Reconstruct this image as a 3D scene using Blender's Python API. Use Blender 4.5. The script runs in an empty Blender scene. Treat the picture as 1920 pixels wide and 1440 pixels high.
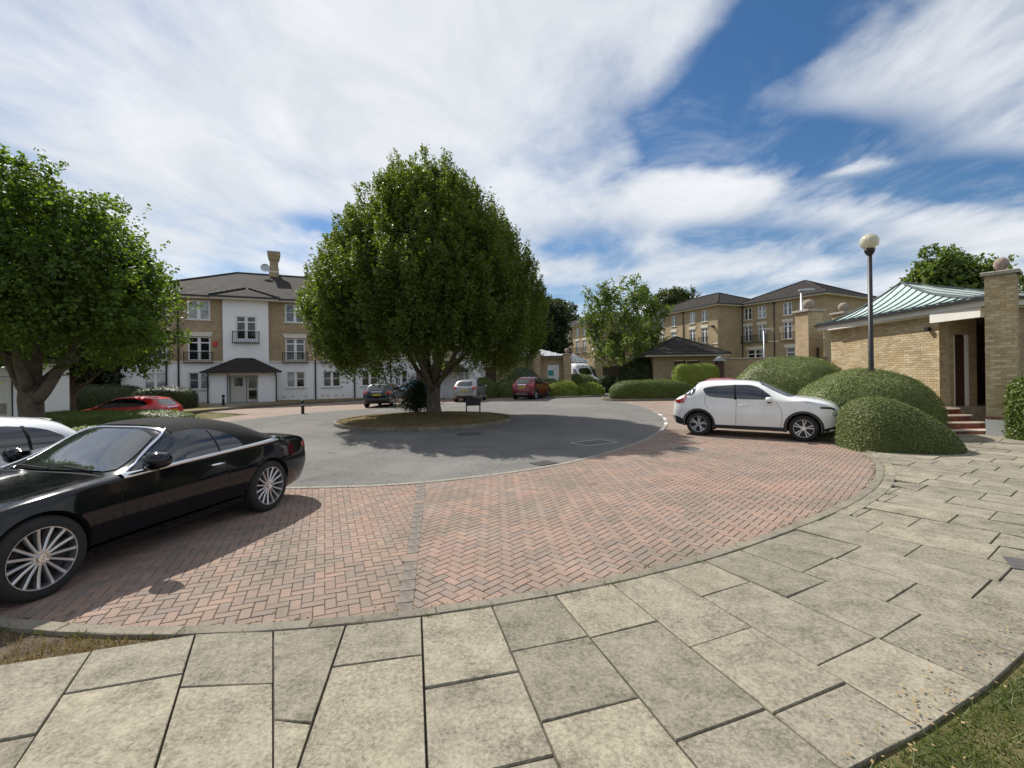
import bpy, bmesh, math, random
import numpy as np
from mathutils import Vector, Matrix, geometry
from mathutils.bvhtree import BVHTree

PI = math.pi
rad = math.radians
RNG = np.random.default_rng(11)
random.seed(11)
scn = bpy.context.scene
COL = scn.collection

# ------------------------------------------------------------------ camera
cd = bpy.data.cameras.new('camera')
cam = bpy.data.objects.new('camera', cd)
COL.objects.link(cam)
cam.location = (0, 0, 1.8)
cam.rotation_euler = (rad(90), 0.013, 0)
cd.sensor_width = 36
cd.lens = 16.31
cd.shift_y = -0.00885
cd.clip_start = 0.05
cd.clip_end = 3000
scn.camera = cam

# ------------------------------------------------------------------ world and sun
SUN_DIR = Vector((-0.61, 0.71, 1.0)).normalized()
SUN_EL = math.asin(SUN_DIR.z)
SUN_AZ = math.atan2(SUN_DIR.x, SUN_DIR.y)
w = bpy.data.worlds.new('World')
scn.world = w
w.use_nodes = True
wn, wl = w.node_tree.nodes, w.node_tree.links
wn.clear()


def wmath(op, a, b=None, c=None, clamp=False):
    n = wn.new('ShaderNodeMath'); n.operation = op; n.use_clamp = clamp
    for i, v in enumerate((a, b, c)):
        if v is None: continue
        if isinstance(v, (int, float)): n.inputs[i].default_value = v
        else: wl.new(v, n.inputs[i])
    return n.outputs[0]


sky = wn.new('ShaderNodeTexSky')
sky.sky_type = 'NISHITA'
sky.sun_disc = False
sky.sun_elevation = SUN_EL
sky.sun_rotation = SUN_AZ
sky.altitude = 50
sky.air_density = 1.0
sky.dust_density = 0.3
sky.ozone_density = 3.0
tc = wn.new('ShaderNodeTexCoord')
sep = wn.new('ShaderNodeSeparateXYZ')
wl.new(tc.outputs['Generated'], sep.inputs[0])
zz = wmath('MAXIMUM', sep.outputs[2], 0.0)
zden = wmath('ADD', zz, 0.10)
pxs = wmath('DIVIDE', sep.outputs[0], zden)
pys = wmath('DIVIDE', sep.outputs[1], zden)
cmb = wn.new('ShaderNodeCombineXYZ')
wl.new(pxs, cmb.inputs[0]); wl.new(pys, cmb.inputs[1])
mp = wn.new('ShaderNodeMapping')
mp.inputs['Rotation'].default_value = (0, 0, rad(-24))
mp.inputs['Scale'].default_value = (1.0, 0.66, 1.0)
wl.new(cmb.outputs[0], mp.inputs[0])


def wnoise(scale, detail, rough, dist, src):
    n = wn.new('ShaderNodeTexNoise')
    n.inputs['Scale'].default_value = scale
    n.inputs['Detail'].default_value = detail
    n.inputs['Roughness'].default_value = rough
    n.inputs['Distortion'].default_value = dist
    wl.new(src, n.inputs['Vector'])
    return n.outputs['Fac']


n1 = wnoise(1.7, 10, 0.58, 0.25, mp.outputs[0])
n2 = wnoise(2.2, 7, 0.55, 0.3, cmb.outputs[0])
n3 = wnoise(0.9, 6, 0.55, 0.4, mp.outputs[0])
wx = wmath('ADD', pxs, wmath('MULTIPLY', wmath('SUBTRACT', n2, 0.5), 0.45))
wy = wmath('ADD', pys, wmath('MULTIPLY', wmath('SUBTRACT', n1, 0.5), 0.6))


def blob(cx, cy, sx, sy, amp):
    a = wmath('POWER', wmath('DIVIDE', wmath('SUBTRACT', wx, cx), sx), 2.0)
    b = wmath('POWER', wmath('DIVIDE', wmath('SUBTRACT', wy, cy), sy), 2.0)
    e = wmath('POWER', 2.718, wmath('MULTIPLY', wmath('ADD', a, b), -1.0))
    return wmath('MULTIPLY', e, amp)


SKY_BLOBS = [(0.70, 1.08, 0.15, 0.42, -0.55), (0.55, 1.55, 0.16, 0.35, -0.42), (1.0, 1.60, 0.32, 0.17, -0.55), (1.75, 1.82, 0.5, 0.2, -0.55),
             (0.32, 2.6, 0.25, 0.22, -0.28), (-0.95, 2.24, 0.16, 0.12, -0.4), (1.35, 2.42, 0.55, 0.16, -0.3),
             (0.85, 2.08, 0.38, 0.2, 0.32), (1.1, 1.22, 0.25, 0.2, 0.2), (2.35, 2.3, 0.5, 0.18, 0.25), (1.27, 1.75, 0.09, 0.07, 0.45), (-0.15, 1.2, 0.6, 0.8, 0.2), (-0.7, 1.6, 0.9, 0.7, 0.16)]
cov = wmath('ADD', wmath('MULTIPLY', wmath('SUBTRACT', n1, 0.5), 1.45), 0.645)
for bl in SKY_BLOBS:
    cov = wmath('ADD', cov, blob(*bl))
mr = wn.new('ShaderNodeMapRange')
mr.interpolation_type = 'SMOOTHSTEP'
mr.inputs['From Min'].default_value = 0.26
mr.inputs['From Max'].default_value = 0.90
wl.new(cov, mr.inputs['Value'])
veil = wn.new('ShaderNodeMapRange'); veil.interpolation_type = 'SMOOTHSTEP'
veil.inputs['From Min'].default_value = 0.48; veil.inputs['From Max'].default_value = 0.78; veil.inputs['To Max'].default_value = 0.5
wl.new(wnoise(2.1, 10, 0.62, 0.6, mp.outputs[0]), veil.inputs['Value'])
mask = wmath('MULTIPLY', wmath('MAXIMUM', mr.outputs[0], veil.outputs[0]), 0.96)
# cloud brightness: bright edges and thinner veils, greyer thick parts
cr = wn.new('ShaderNodeValToRGB')
cr.color_ramp.elements[0].position = 0.25
cr.color_ramp.elements[0].color = (4.9, 5.35, 5.9, 1)
cr.color_ramp.elements[1].position = 0.72
cr.color_ramp.elements[1].color = (8.3, 8.4, 8.6, 1)
bsum = wmath('ADD', wmath('MULTIPLY', n3, 0.55), wmath('MULTIPLY', wnoise(2.6, 9, 0.6, 0.8, mp.outputs[0]), 0.55))
wl.new(wmath('SUBTRACT', bsum, 0.05), cr.inputs[0])
hs = wn.new('ShaderNodeHueSaturation')
hs.inputs['Saturation'].default_value = 1.22
hs.inputs['Value'].default_value = 0.78
wl.new(sky.outputs[0], hs.inputs['Color'])
mx = wn.new('ShaderNodeMix'); mx.data_type = 'RGBA'
wl.new(mask, mx.inputs[0])
wl.new(hs.outputs[0], mx.inputs[6]); wl.new(cr.outputs[0], mx.inputs[7])
bg = wn.new('ShaderNodeBackground')
bg.inputs['Strength'].default_value = 0.1
wl.new(mx.outputs[2], bg.inputs[0])
wo = wn.new('ShaderNodeOutputWorld')
wl.new(bg.outputs[0], wo.inputs[0])

sd = bpy.data.lights.new('sun', 'SUN')
sd.energy = 5.0
sd.angle = rad(0.53)
sd.color = (1.0, 0.95, 0.87)
so = bpy.data.objects.new('sun', sd)
COL.objects.link(so)
so.rotation_euler = SUN_DIR.to_track_quat('Z', 'Y').to_euler()
so.location = (-20, 30, 40)

scn.view_settings.view_transform = 'Standard'
scn.view_settings.look = 'None'
scn.view_settings.gamma = 1
scn.view_settings.exposure = 0.28
scn.view_settings.use_curve_mapping = False
scn.cycles.max_bounces = 6
scn.cycles.transparent_max_bounces = 8

# ------------------------------------------------------------------ materials
MATS = {}


class NT:
    def __init__(s, name):
        s.m = bpy.data.materials.new(name)
        s.m.use_nodes = True
        s.n, s.l = s.m.node_tree.nodes, s.m.node_tree.links
        s.b = s.n['Principled BSDF']
        s.out = s.n['Material Output']

    def new(s, t, **kw):
        n = s.n.new(t)
        for k, v in kw.items(): setattr(n, k, v)
        return n

    def link(s, a, b): s.l.new(a, b)

    def noise(s, vec, scale, detail=4, rough=0.55, dist=0.0):
        n = s.new('ShaderNodeTexNoise')
        n.inputs['Scale'].default_value = scale
        n.inputs['Detail'].default_value = detail
        n.inputs['Roughness'].default_value = rough
        n.inputs['Distortion'].default_value = dist
        s.link(vec, n.inputs['Vector'])
        return n.outputs['Fac']

    def ramp(s, fac, stops, interp='LINEAR'):
        n = s.new('ShaderNodeValToRGB')
        e = n.color_ramp
        e.interpolation = interp
        while len(e.elements) < len(stops): e.elements.new(0.5)
        for el, (p, c) in zip(e.elements, stops):
            el.position = p
            el.color = (c[0], c[1], c[2], 1) if not isinstance(c, (int, float)) else (c, c, c, 1)
        s.link(fac, n.inputs[0])
        return n.outputs[0]

    def mix(s, fac, a, b, mode='MIX'):
        n = s.new('ShaderNodeMix', data_type='RGBA', blend_type=mode)
        for i, v in ((0, fac), (6, a), (7, b)):
            if isinstance(v, (int, float)): n.inputs[i].default_value = v
            elif isinstance(v, tuple): n.inputs[i].default_value = (v[0], v[1], v[2], 1)
            else: s.link(v, n.inputs[i])
        return n.outputs[2]

    def math(s, op, a, b=None, clamp=False):
        n = s.new('ShaderNodeMath', operation=op, use_clamp=clamp)
        for i, v in enumerate((a, b)):
            if v is None: continue
            if isinstance(v, (int, float)): n.inputs[i].default_value = v
            else: s.link(v, n.inputs[i])
        return n.outputs[0]

    def pos(s): return s.new('ShaderNodeNewGeometry').outputs['Position']

    def obj(s): return s.new('ShaderNodeTexCoord').outputs['Object']

    def rnd(s):
        a = s.new('ShaderNodeNewGeometry').outputs['Random Per Island']
        b = s.new('ShaderNodeObjectInfo').outputs['Random']
        return s.math('FRACT', s.math('ADD', a, b))

    def bump(s, h, strength=0.3, dist=0.01):
        n = s.new('ShaderNodeBump')
        n.inputs['Strength'].default_value = strength
        n.inputs['Distance'].default_value = dist
        s.link(h, n.inputs['Height'])
        s.link(n.outputs[0], s.b.inputs['Normal'])

    def set(s, base=None, rough=None, metal=None, spec=None, coat=None):
        for k, v in (('Base Color', base), ('Roughness', rough), ('Metallic', metal), ('Specular IOR Level', spec), ('Coat Weight', coat)):
            if v is None: continue
            i = s.b.inputs[k]
            if isinstance(v, tuple): i.default_value = (v[0], v[1], v[2], 1)
            elif isinstance(v, (int, float)): i.default_value = v
            else: s.link(v, i)
        return s.m


def simple(name, col, rough=0.6, metal=0.0, spec=0.5, coat=0.0, var=0.12, vscale=3.0, bump=0.0, bscale=80):
    t = NT(name)
    p = t.obj()
    n = t.noise(p, vscale, 5, 0.6)
    dark = tuple(c * (1 - var) for c in col)
    lite = tuple(min(1, c * (1 + var)) for c in col)
    c = t.ramp(n, [(0.3, dark), (0.7, lite)])
    t.set(c, rough, metal, spec, coat)
    if bump: t.bump(t.noise(p, bscale, 3), bump, 0.004)
    MATS[name] = t.m
    return t.m


def brick_mat(name, cols, rough=0.85):
    t = NT(name)
    r = t.rnd()
    n = len(cols)
    c = t.ramp(r, [(i / n, x) for i, x in enumerate(cols)], 'CONSTANT')
    p = t.pos()
    g = t.noise(p, 45, 4, 0.6)
    c = t.mix(0.35, c, t.ramp(g, [(0.3, 0.25), (0.75, 1.0)]), 'MULTIPLY')
    st = t.noise(p, 0.9, 5, 0.6, 0.4)
    c = t.mix(t.ramp(st, [(0.45, 0.0), (0.75, 0.35)]), c, (0.16, 0.13, 0.09))
    t.set(c, rough)
    t.bump(g, 0.35, 0.004)
    MATS[name] = t.m


def brick_tex(name, c1, c2, mortar, bw=0.225, bh=0.075, ms=0.010, axes='xz'):
    """far walls: courses in the material, using object coordinates of the wall"""
    t = NT(name)
    o = t.obj()
    s = t.new('ShaderNodeSeparateXYZ'); t.link(o, s.inputs[0])
    cb = t.new('ShaderNodeCombineXYZ')
    u = s.outputs[0] if axes[0] == 'x' else s.outputs[1]
    if axes[0] == 's':
        u = t.math('ADD', s.outputs[0], s.outputs[1])
    t.link(u, cb.inputs[0]); t.link(s.outputs[2], cb.inputs[1])
    b = t.new('ShaderNodeTexBrick')
    b.inputs['Scale'].default_value = 1
    b.inputs['Brick Width'].default_value = bw
    b.inputs['Row Height'].default_value = bh
    b.inputs['Mortar Size'].default_value = ms
    b.inputs['Mortar Smooth'].default_value = 0.3
    b.inputs['Color1'].default_value = (*c1, 1)
    b.inputs['Color2'].default_value = (*c2, 1)
    b.inputs['Mortar'].default_value = (*mortar, 1)
    t.link(cb.outputs[0], b.inputs['Vector'])
    n = t.noise(t.pos(), 0.8, 6, 0.65)
    c = t.mix(0.5, b.outputs[0], t.ramp(n, [(0.3, 0.55), (0.7, 1.15)]), 'MULTIPLY')
    n2 = t.noise(t.pos(), 5, 4, 0.6)
    c = t.mix(0.3, c, t.ramp(n2, [(0.3, 0.5), (0.7, 1.1)]), 'MULTIPLY')
    t.set(c, 0.88)
    t.bump(b.outputs['Fac'], -0.4, 0.006)
    MATS[name] = t.m


def leaf_mat(name, dark, lite, trans=0.35, tcol=None, yellow=None, rough=0.5):
    t = NT(name)
    r = t.new('ShaderNodeNewGeometry').outputs['Random Per Island']
    n = t.noise(t.pos(), 0.9, 4, 0.6)
    f = t.math('ADD', t.math('MULTIPLY', r, 0.55), t.math('MULTIPLY', n, 0.45))
    stops = [(0.2, dark), (0.75, lite)]
    if yellow: stops.append((0.97, yellow))
    c = t.ramp(f, stops)
    t.set(c, rough, 0.0, 0.35)
    tr = t.new('ShaderNodeBsdfTranslucent')
    t.link(t.mix(1.0, c, tcol or (1.9, 1.9, 0.7), 'MULTIPLY'), tr.inputs[0])
    ms = t.new('ShaderNodeMixShader')
    ms.inputs[0].default_value = trans
    t.link(t.b.outputs[0], ms.inputs[1]); t.link(tr.outputs[0], ms.inputs[2])
    t.link(ms.outputs[0], t.out.inputs[0])
    MATS[name] = t.m


def paint(name, col, flake=0.0, rough=0.25, spec=0.3, coat=1.0):
    t = NT(name)
    n = t.noise(t.obj(), 2.2, 4, 0.6)
    c = t.ramp(n, [(0.3, tuple(x * 0.92 for x in col)), (0.7, tuple(min(1, x * 1.05) for x in col))])
    r = t.ramp(t.noise(t.obj(), 7, 5, 0.7), [(0.35, rough * 0.8), (0.8, rough * 1.5)])
    t.set(c, r, flake, spec, coat)
    t.b.inputs['Coat Roughness'].default_value = 0.04
    MATS[name] = t.m


# walls and building stuff
brick_mat('stock_brick', [(0.53, 0.42, 0.25), (0.46, 0.35, 0.195), (0.57, 0.46, 0.29), (0.43, 0.315, 0.17), (0.50, 0.385, 0.215), (0.60, 0.50, 0.33), (0.49, 0.375, 0.215)])
brick_mat('red_brick', [(0.25, 0.085, 0.055), (0.20, 0.07, 0.05), (0.29, 0.10, 0.065), (0.17, 0.065, 0.05)])
brick_tex('stock_brick_far', (0.47, 0.345, 0.195), (0.37, 0.262, 0.143), (0.42, 0.355, 0.26), axes='sz')
simple('mortar', (0.42, 0.36, 0.26), 0.95, var=0.2, vscale=8, bump=0.3)
simple('render_white', (0.86, 0.86, 0.86), 0.85, var=0.05, vscale=0.7, bump=0.15, bscale=60)
simple('trim_cream', (0.66, 0.62, 0.53), 0.75, var=0.08, vscale=2)
simple('upvc', (0.80, 0.80, 0.80), 0.35, var=0.03)
simple('paint_white', (0.78, 0.78, 0.77), 0.45, var=0.05, vscale=2)
simple('paint_cream', (0.70, 0.68, 0.62), 0.5, var=0.06)
simple('gutter_black', (0.018, 0.018, 0.02), 0.4, var=0.2)
simple('iron_black', (0.015, 0.015, 0.017), 0.45, var=0.2)
simple('wood_brown', (0.055, 0.025, 0.016), 0.55, var=0.25, vscale=6)
simple('fence_wood', (0.085, 0.068, 0.045), 0.85, var=0.3, vscale=5)
simple('stone_cap', (0.30, 0.27, 0.23), 0.9, var=0.25, vscale=9, bump=0.4)
simple('stone_ball', (0.27, 0.215, 0.18), 0.95, var=0.45, vscale=14, bump=0.6, bscale=40)
simple('galvanised', (0.45, 0.47, 0.48), 0.45, 0.7, var=0.12)
simple('sign_teal', (0.02, 0.27, 0.24), 0.4, var=0.05)
simple('alarm_red', (0.55, 0.05, 0.035), 0.4, var=0.08)
simple('paper', (0.72, 0.70, 0.60), 0.7, var=0.05)
simple('interior_dark', (0.035, 0.033, 0.03), 0.9, var=0.3)
simple('chrome', (0.82, 0.83, 0.85), 0.12, 1.0, var=0.02)
simple('rim_silver', (0.60, 0.61, 0.63), 0.28, 0.85, var=0.06)
simple('rim_dark', (0.02, 0.02, 0.022), 0.35, 0.3, var=0.2)
simple('tyre', (0.018, 0.018, 0.018), 0.82, var=0.25, vscale=12, bump=0.3)
simple('plastic_black', (0.022, 0.022, 0.023), 0.55, var=0.15)
simple('soft_top', (0.022, 0.022, 0.023), 0.95, spec=0.15, var=0.2, vscale=20, bump=0.5, bscale=300)
simple('plate_yellow', (0.75, 0.55, 0.04), 0.45, var=0.05)
simple('lamp_red', (0.36, 0.012, 0.012), 0.12, coat=1.0, var=0.2, vscale=30)
simple('lamp_clear', (0.55, 0.57, 0.60), 0.08, 0.6, coat=1.0, var=0.3, vscale=25)
simple('gap', (0.006, 0.006, 0.006), 0.9, var=0.1)
for nm, c, rg in (('pane_dark', (0.012, 0.014, 0.016), 0.04), ('pane_net', (0.30, 0.32, 0.34), 0.12), ('pane_mid', (0.10, 0.11, 0.12), 0.07), ('car_glass', (0.006, 0.008, 0.010), 0.015), ('car_screen', (0.035, 0.042, 0.042), 0.012)):
    t = NT(nm)
    n = t.noise(t.obj(), 2.6, 3, 0.5, 0.5)
    t.set(t.ramp(n, [(0.35, tuple(x * 0.55 for x in c)), (0.7, tuple(min(1, x * 1.3) for x in c))]), rg, 0, {'car_glass': 1.0, 'car_screen': 1.0}.get(nm, 0.6), {'car_glass': 0.7, 'car_screen': 1.0}.get(nm, 0.6))
    t.b.inputs['Coat Roughness'].default_value = 0.02
    MATS[nm] = t.m

t = NT('roof_slate')
r = t.rnd()
n = t.noise(t.pos(), 2.5, 5, 0.65)
s_ = t.new('ShaderNodeSeparateXYZ'); t.link(t.obj(), s_.inputs[0])
cb_ = t.new('ShaderNodeCombineXYZ'); t.link(t.math('ADD', s_.outputs[0], s_.outputs[1]), cb_.inputs[0]); t.link(s_.outputs[2], cb_.inputs[1])
b_ = t.new('ShaderNodeTexBrick')
b_.inputs['Scale'].default_value = 1; b_.inputs['Brick Width'].default_value = 0.33; b_.inputs['Row Height'].default_value = 0.14
b_.inputs['Mortar Size'].default_value = 0.008
b_.inputs['Color1'].default_value = (0.068, 0.060, 0.055, 1); b_.inputs['Color2'].default_value = (0.050, 0.045, 0.042, 1); b_.inputs['Mortar'].default_value = (0.022, 0.02, 0.019, 1)
t.link(cb_.outputs[0], b_.inputs['Vector'])
c = t.mix(0.55, b_.outputs[0], t.ramp(n, [(0.3, 0.5), (0.75, 1.25)]), 'MULTIPLY')
t.set(c, 0.85, 0, 0.12)
MATS['roof_slate'] = t.m

t = NT('copper_roof')
n = t.noise(t.pos(), 1.2, 5, 0.6)
n2 = t.noise(t.obj(), 9, 4, 0.6)
c = t.ramp(n, [(0.3, (0.36, 0.47, 0.44)), (0.7, (0.47, 0.57, 0.54))])
c = t.mix(0.25, c, t.ramp(n2, [(0.35, 0.5), (0.7, 1.1)]), 'MULTIPLY')
t.set(c, 0.5, 0.1)
MATS['copper_roof'] = t.m
simple('seam_dark', (0.05, 0.065, 0.065), 0.5, 0.2, var=0.2)

t = NT('globe')
t.set((0.78, 0.72, 0.52), 0.12, 0, 0.5, 0.6)
t.b.inputs['Transmission Weight'].default_value = 0.35
t.link(t.ramp(t.noise(t.obj(), 6, 4, 0.6), [(0.3, (0.62, 0.57, 0.40)), (0.7, (0.85, 0.82, 0.68))]), t.b.inputs['Base Color'])
MATS['globe'] = t.m

# ground materials
t = NT('asphalt')
p = t.pos()
fine = t.noise(p, 95, 3, 0.7)
mid = t.noise(p, 1.1, 6, 0.65, 0.3)
c = t.ramp(fine, [(0.32, (0.095, 0.093, 0.089)), (0.52, (0.168, 0.163, 0.155)), (0.72, (0.32, 0.308, 0.29))])
c = t.mix(0.65, c, t.ramp(mid, [(0.3, 0.68), (0.7, 1.12)]), 'MULTIPLY')
patch_ = t.noise(p, 0.22, 3, 0.5, 0.5)
c = t.mix(t.ramp(patch_, [(0.52, 0.0), (0.60, 0.3)]), c, (0.25, 0.238, 0.215))
spot = t.noise(p, 1.6, 3, 0.5, 0.4)
c = t.mix(t.ramp(spot, [(0.66, 0.0), (0.73, 0.5)]), c, (0.06, 0.058, 0.055))
gr = t.noise(p, 14, 5, 0.7)
c = t.mix(0.6, c, t.ramp(gr, [(0.3, 0.72), (0.7, 1.2)]), 'MULTIPLY')
t.set(c, 0.95, 0, 0.12)
t.bump(fine, 0.6, 0.006)
MATS['asphalt'] = t.m


def paver_mat(name, tex):
    t = NT(name)
    p = t.pos()
    if tex:
        b = t.new('ShaderNodeTexBrick')
        b.inputs['Scale'].default_value = 1
        b.inputs['Brick Width'].default_value = 0.2; b.inputs['Row Height'].default_value = 0.1; b.inputs['Mortar Size'].default_value = 0.006
        b.inputs['Color1'].default_value = (0.285, 0.212, 0.172, 1); b.inputs['Color2'].default_value = (0.245, 0.182, 0.15, 1); b.inputs['Mortar'].default_value = (0.13, 0.105, 0.085, 1)
        m = t.new('ShaderNodeMapping'); m.inputs['Rotation'].default_value = (0, 0, rad(38)); t.link(p, m.inputs[0]); t.link(m.outputs[0], b.inputs['Vector'])
        c = b.outputs[0]
    else:
        cols = [(0.27, 0.195, 0.158), (0.24, 0.178, 0.147), (0.295, 0.21, 0.165), (0.255, 0.19, 0.155), (0.28, 0.195, 0.155), (0.225, 0.178, 0.15), (0.305, 0.205, 0.158)]
        c = t.ramp(t.rnd(), [(i / 7, x) for i, x in enumerate(cols)], 'CONSTANT')
    red = t.noise(p, 0.42, 4, 0.55, 0.6)
    c = t.mix(t.ramp(red, [(0.54, 0.0), (0.70, 0.5)]), c, (0.37, 0.215, 0.165))
    dirt = t.noise(p, 0.75, 6, 0.65, 0.8)
    c = t.mix(t.ramp(dirt, [(0.45, 0.0), (0.66, 0.72)]), c, (0.165, 0.145, 0.112))
    pale = t.noise(p, 1.3, 5, 0.6)
    c = t.mix(t.ramp(pale, [(0.5, 0.0), (0.75, 0.4)]), c, (0.34, 0.285, 0.245))
    oil = t.noise(p, 1.9, 3, 0.5, 0.3)
    c = t.mix(t.ramp(oil, [(0.67, 0.0), (0.74, 0.6)]), c, (0.07, 0.062, 0.052))
    fine = t.noise(p, 130, 3, 0.7)
    c = t.mix(0.5, c, t.ramp(fine, [(0.3, 0.55), (0.5, 0.95), (0.75, 1.5)]), 'MULTIPLY')
    t.set(c, 0.9, 0, 0.3)
    t.bump(fine, 0.5, 0.003)
    MATS[name] = t.m


paver_mat('paver', False)
paver_mat('paver_sheet', True)
simple('joint_sand', (0.10, 0.082, 0.062), 0.95, var=0.4, vscale=25, bump=0.5)


def slab_mat(name, base, lich):
    t = NT(name)
    p = t.pos()
    off = t.new('ShaderNodeVectorMath', operation='ADD')
    t.link(p, off.inputs[0])
    cb = t.new('ShaderNodeCombineXYZ'); t.link(t.math('MULTIPLY', t.rnd(), 40.0), cb.inputs[2]); t.link(cb.outputs[0], off.inputs[1])
    v = off.outputs[0]
    mot = t.noise(v, 42, 8, 0.76, 0.3)
    big = t.noise(v, 4.5, 5, 0.65)
    f = t.math('ADD', t.math('MULTIPLY', mot, 0.68), t.math('MULTIPLY', big, 0.36))
    c = t.ramp(f, [(0.40, base), (0.50, tuple((a + b) / 2 for a, b in zip(base, lich))), (0.62, lich)])
    tint = t.ramp(t.rnd(), [(0.0, (0.78, 0.77, 0.74)), (0.5, (0.94, 0.93, 0.90)), (1.0, (1.06, 1.04, 0.97))])
    c = t.mix(1.0, c, tint, 'MULTIPLY')
    stain = t.noise(p, 0.8, 6, 0.62, 0.7)
    c = t.mix(t.ramp(stain, [(0.52, 0.0), (0.75, 0.35)]), c, (0.11, 0.10, 0.08))
    fine = t.noise(p, 190, 3, 0.7)
    c = t.mix(0.55, c, t.ramp(fine, [(0.3, 0.6), (0.5, 1.0), (0.75, 1.35)]), 'MULTIPLY')
    t.set(c, 0.93, 0, 0.25)
    t.bump(fine, 0.45, 0.003)
    MATS[name] = t.m


slab_mat('slab', (0.118, 0.108, 0.086), (0.345, 0.318, 0.256))
slab_mat('kerb_stone', (0.15, 0.135, 0.112), (0.27, 0.245, 0.20))
simple('setts_grey', (0.24, 0.22, 0.185), 0.9, var=0.3, vscale=20, bump=0.4)
simple('strip_dark', (0.15, 0.128, 0.108), 0.9, var=0.35, vscale=18, bump=0.4)
simple('road_white', (0.62, 0.61, 0.58), 0.85, var=0.3, vscale=15)
simple('cast_iron', (0.09, 0.085, 0.08), 0.7, 0.2, var=0.3, vscale=20, bump=0.4)


def turf(name, a, b, c_, sc=1.2):
    t = NT(name)
    p = t.pos()
    n = t.noise(p, sc, 6, 0.65, 0.4)
    f = t.noise(p, 60, 4, 0.7)
    c = t.ramp(n, [(0.35, a), (0.52, b), (0.68, c_)])
    c = t.mix(0.6, c, t.ramp(f, [(0.3, 0.45), (0.7, 1.4)]), 'MULTIPLY')
    t.set(c, 0.95, 0, 0.2)
    t.bump(f, 0.8, 0.02)
    MATS[name] = t.m


turf('turf_green', (0.06, 0.075, 0.022), (0.12, 0.11, 0.042), (0.20, 0.165, 0.085))
turf('turf_dry', (0.13, 0.095, 0.045), (0.22, 0.165, 0.075), (0.12, 0.11, 0.04), 1.6)
turf('soil', (0.075, 0.058, 0.04), (0.13, 0.10, 0.065), (0.20, 0.165, 0.09), 4)
leaf_mat('blade_dry', (0.11, 0.085, 0.035), (0.30, 0.235, 0.11), 0.3, (1.3, 1.2, 0.8))
leaf_mat('blade_green', (0.045, 0.075, 0.018), (0.12, 0.15, 0.04), 0.3, yellow=(0.3, 0.25, 0.12))
simple('litter', (0.30, 0.21, 0.10), 0.9, var=0.4, vscale=50)

# foliage
leaf_mat('leaf_hornbeam', (0.044, 0.068, 0.012), (0.125, 0.170, 0.030), 0.45)
leaf_mat('leaf_plane', (0.038, 0.074, 0.013), (0.115, 0.175, 0.03), 0.5, yellow=(0.12, 0.15, 0.03))
leaf_mat('leaf_maple', (0.055, 0.092, 0.022), (0.13, 0.18, 0.045), 0.4)
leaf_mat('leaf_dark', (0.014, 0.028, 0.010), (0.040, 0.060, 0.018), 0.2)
leaf_mat('leaf_far', (0.035, 0.055, 0.018), (0.085, 0.11, 0.035), 0.3)
leaf_mat('hedge_clipped', (0.05, 0.078, 0.016), (0.12, 0.165, 0.032), 0.25, yellow=(0.17, 0.20, 0.045))
leaf_mat('hedge_juniper', (0.075, 0.10, 0.030), (0.165, 0.20, 0.065), 0.22, yellow=(0.22, 0.25, 0.10))
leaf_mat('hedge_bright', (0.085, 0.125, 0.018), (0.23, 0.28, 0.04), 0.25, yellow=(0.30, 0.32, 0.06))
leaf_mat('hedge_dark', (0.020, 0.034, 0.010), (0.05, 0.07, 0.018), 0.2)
leaf_mat('shrub_blue', (0.05, 0.075, 0.045), (0.13, 0.17, 0.11), 0.2)
t = NT('bark')
p = t.obj()
m_ = t.new('ShaderNodeMapping'); m_.inputs['Scale'].default_value = (9, 9, 1.4); t.link(p, m_.inputs[0])
n = t.noise(m_.outputs[0], 1.6, 6, 0.65, 0.6)
c = t.ramp(n, [(0.3, (0.05, 0.04, 0.03)), (0.55, (0.14, 0.115, 0.085)), (0.75, (0.24, 0.20, 0.15))])
t.set(c, 0.9); t.bump(n, 0.8, 0.03)
MATS['bark'] = t.m
t = NT('bark_grey')
n = t.noise(t.obj(), 4, 6, 0.65, 0.6)
t.set(t.ramp(n, [(0.35, (0.075, 0.062, 0.045)), (0.6, (0.15, 0.125, 0.09)), (0.75, (0.22, 0.19, 0.14))]), 0.9); t.bump(n, 0.6, 0.02)
MATS['bark_grey'] = t.m

# ------------------------------------------------------------------ object helpers


def tag(o, label, cat, group=None):
    o['label'] = label; o['category'] = cat
    if group: o['group'] = group
    return o


def thing(name, label, cat, loc=(0, 0, 0), rz=0.0, group=None, rx=0.0):
    o = bpy.data.objects.new(name, None)
    COL.objects.link(o)
    o.empty_display_size = 0.2
    o.location = loc; o.rotation_euler = (rx, 0, rz)
    return tag(o, label, cat, group)


def empty(name, parent, loc=(0, 0, 0), rz=0.0):
    o = bpy.data.objects.new(name, None)
    COL.objects.link(o)
    o.empty_display_size = 0.1
    o.parent = parent; o.location = loc; o.rotation_euler = (0, 0, rz)
    return o


def link(name, me, mat, parent=None, kind=None):
    o = bpy.data.objects.new(name, me)
    COL.objects.link(o)
    if parent: o.parent = parent
    if mat and not me.materials: me.materials.append(MATS[mat])
    if kind: o['kind'] = kind
    return o


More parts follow.
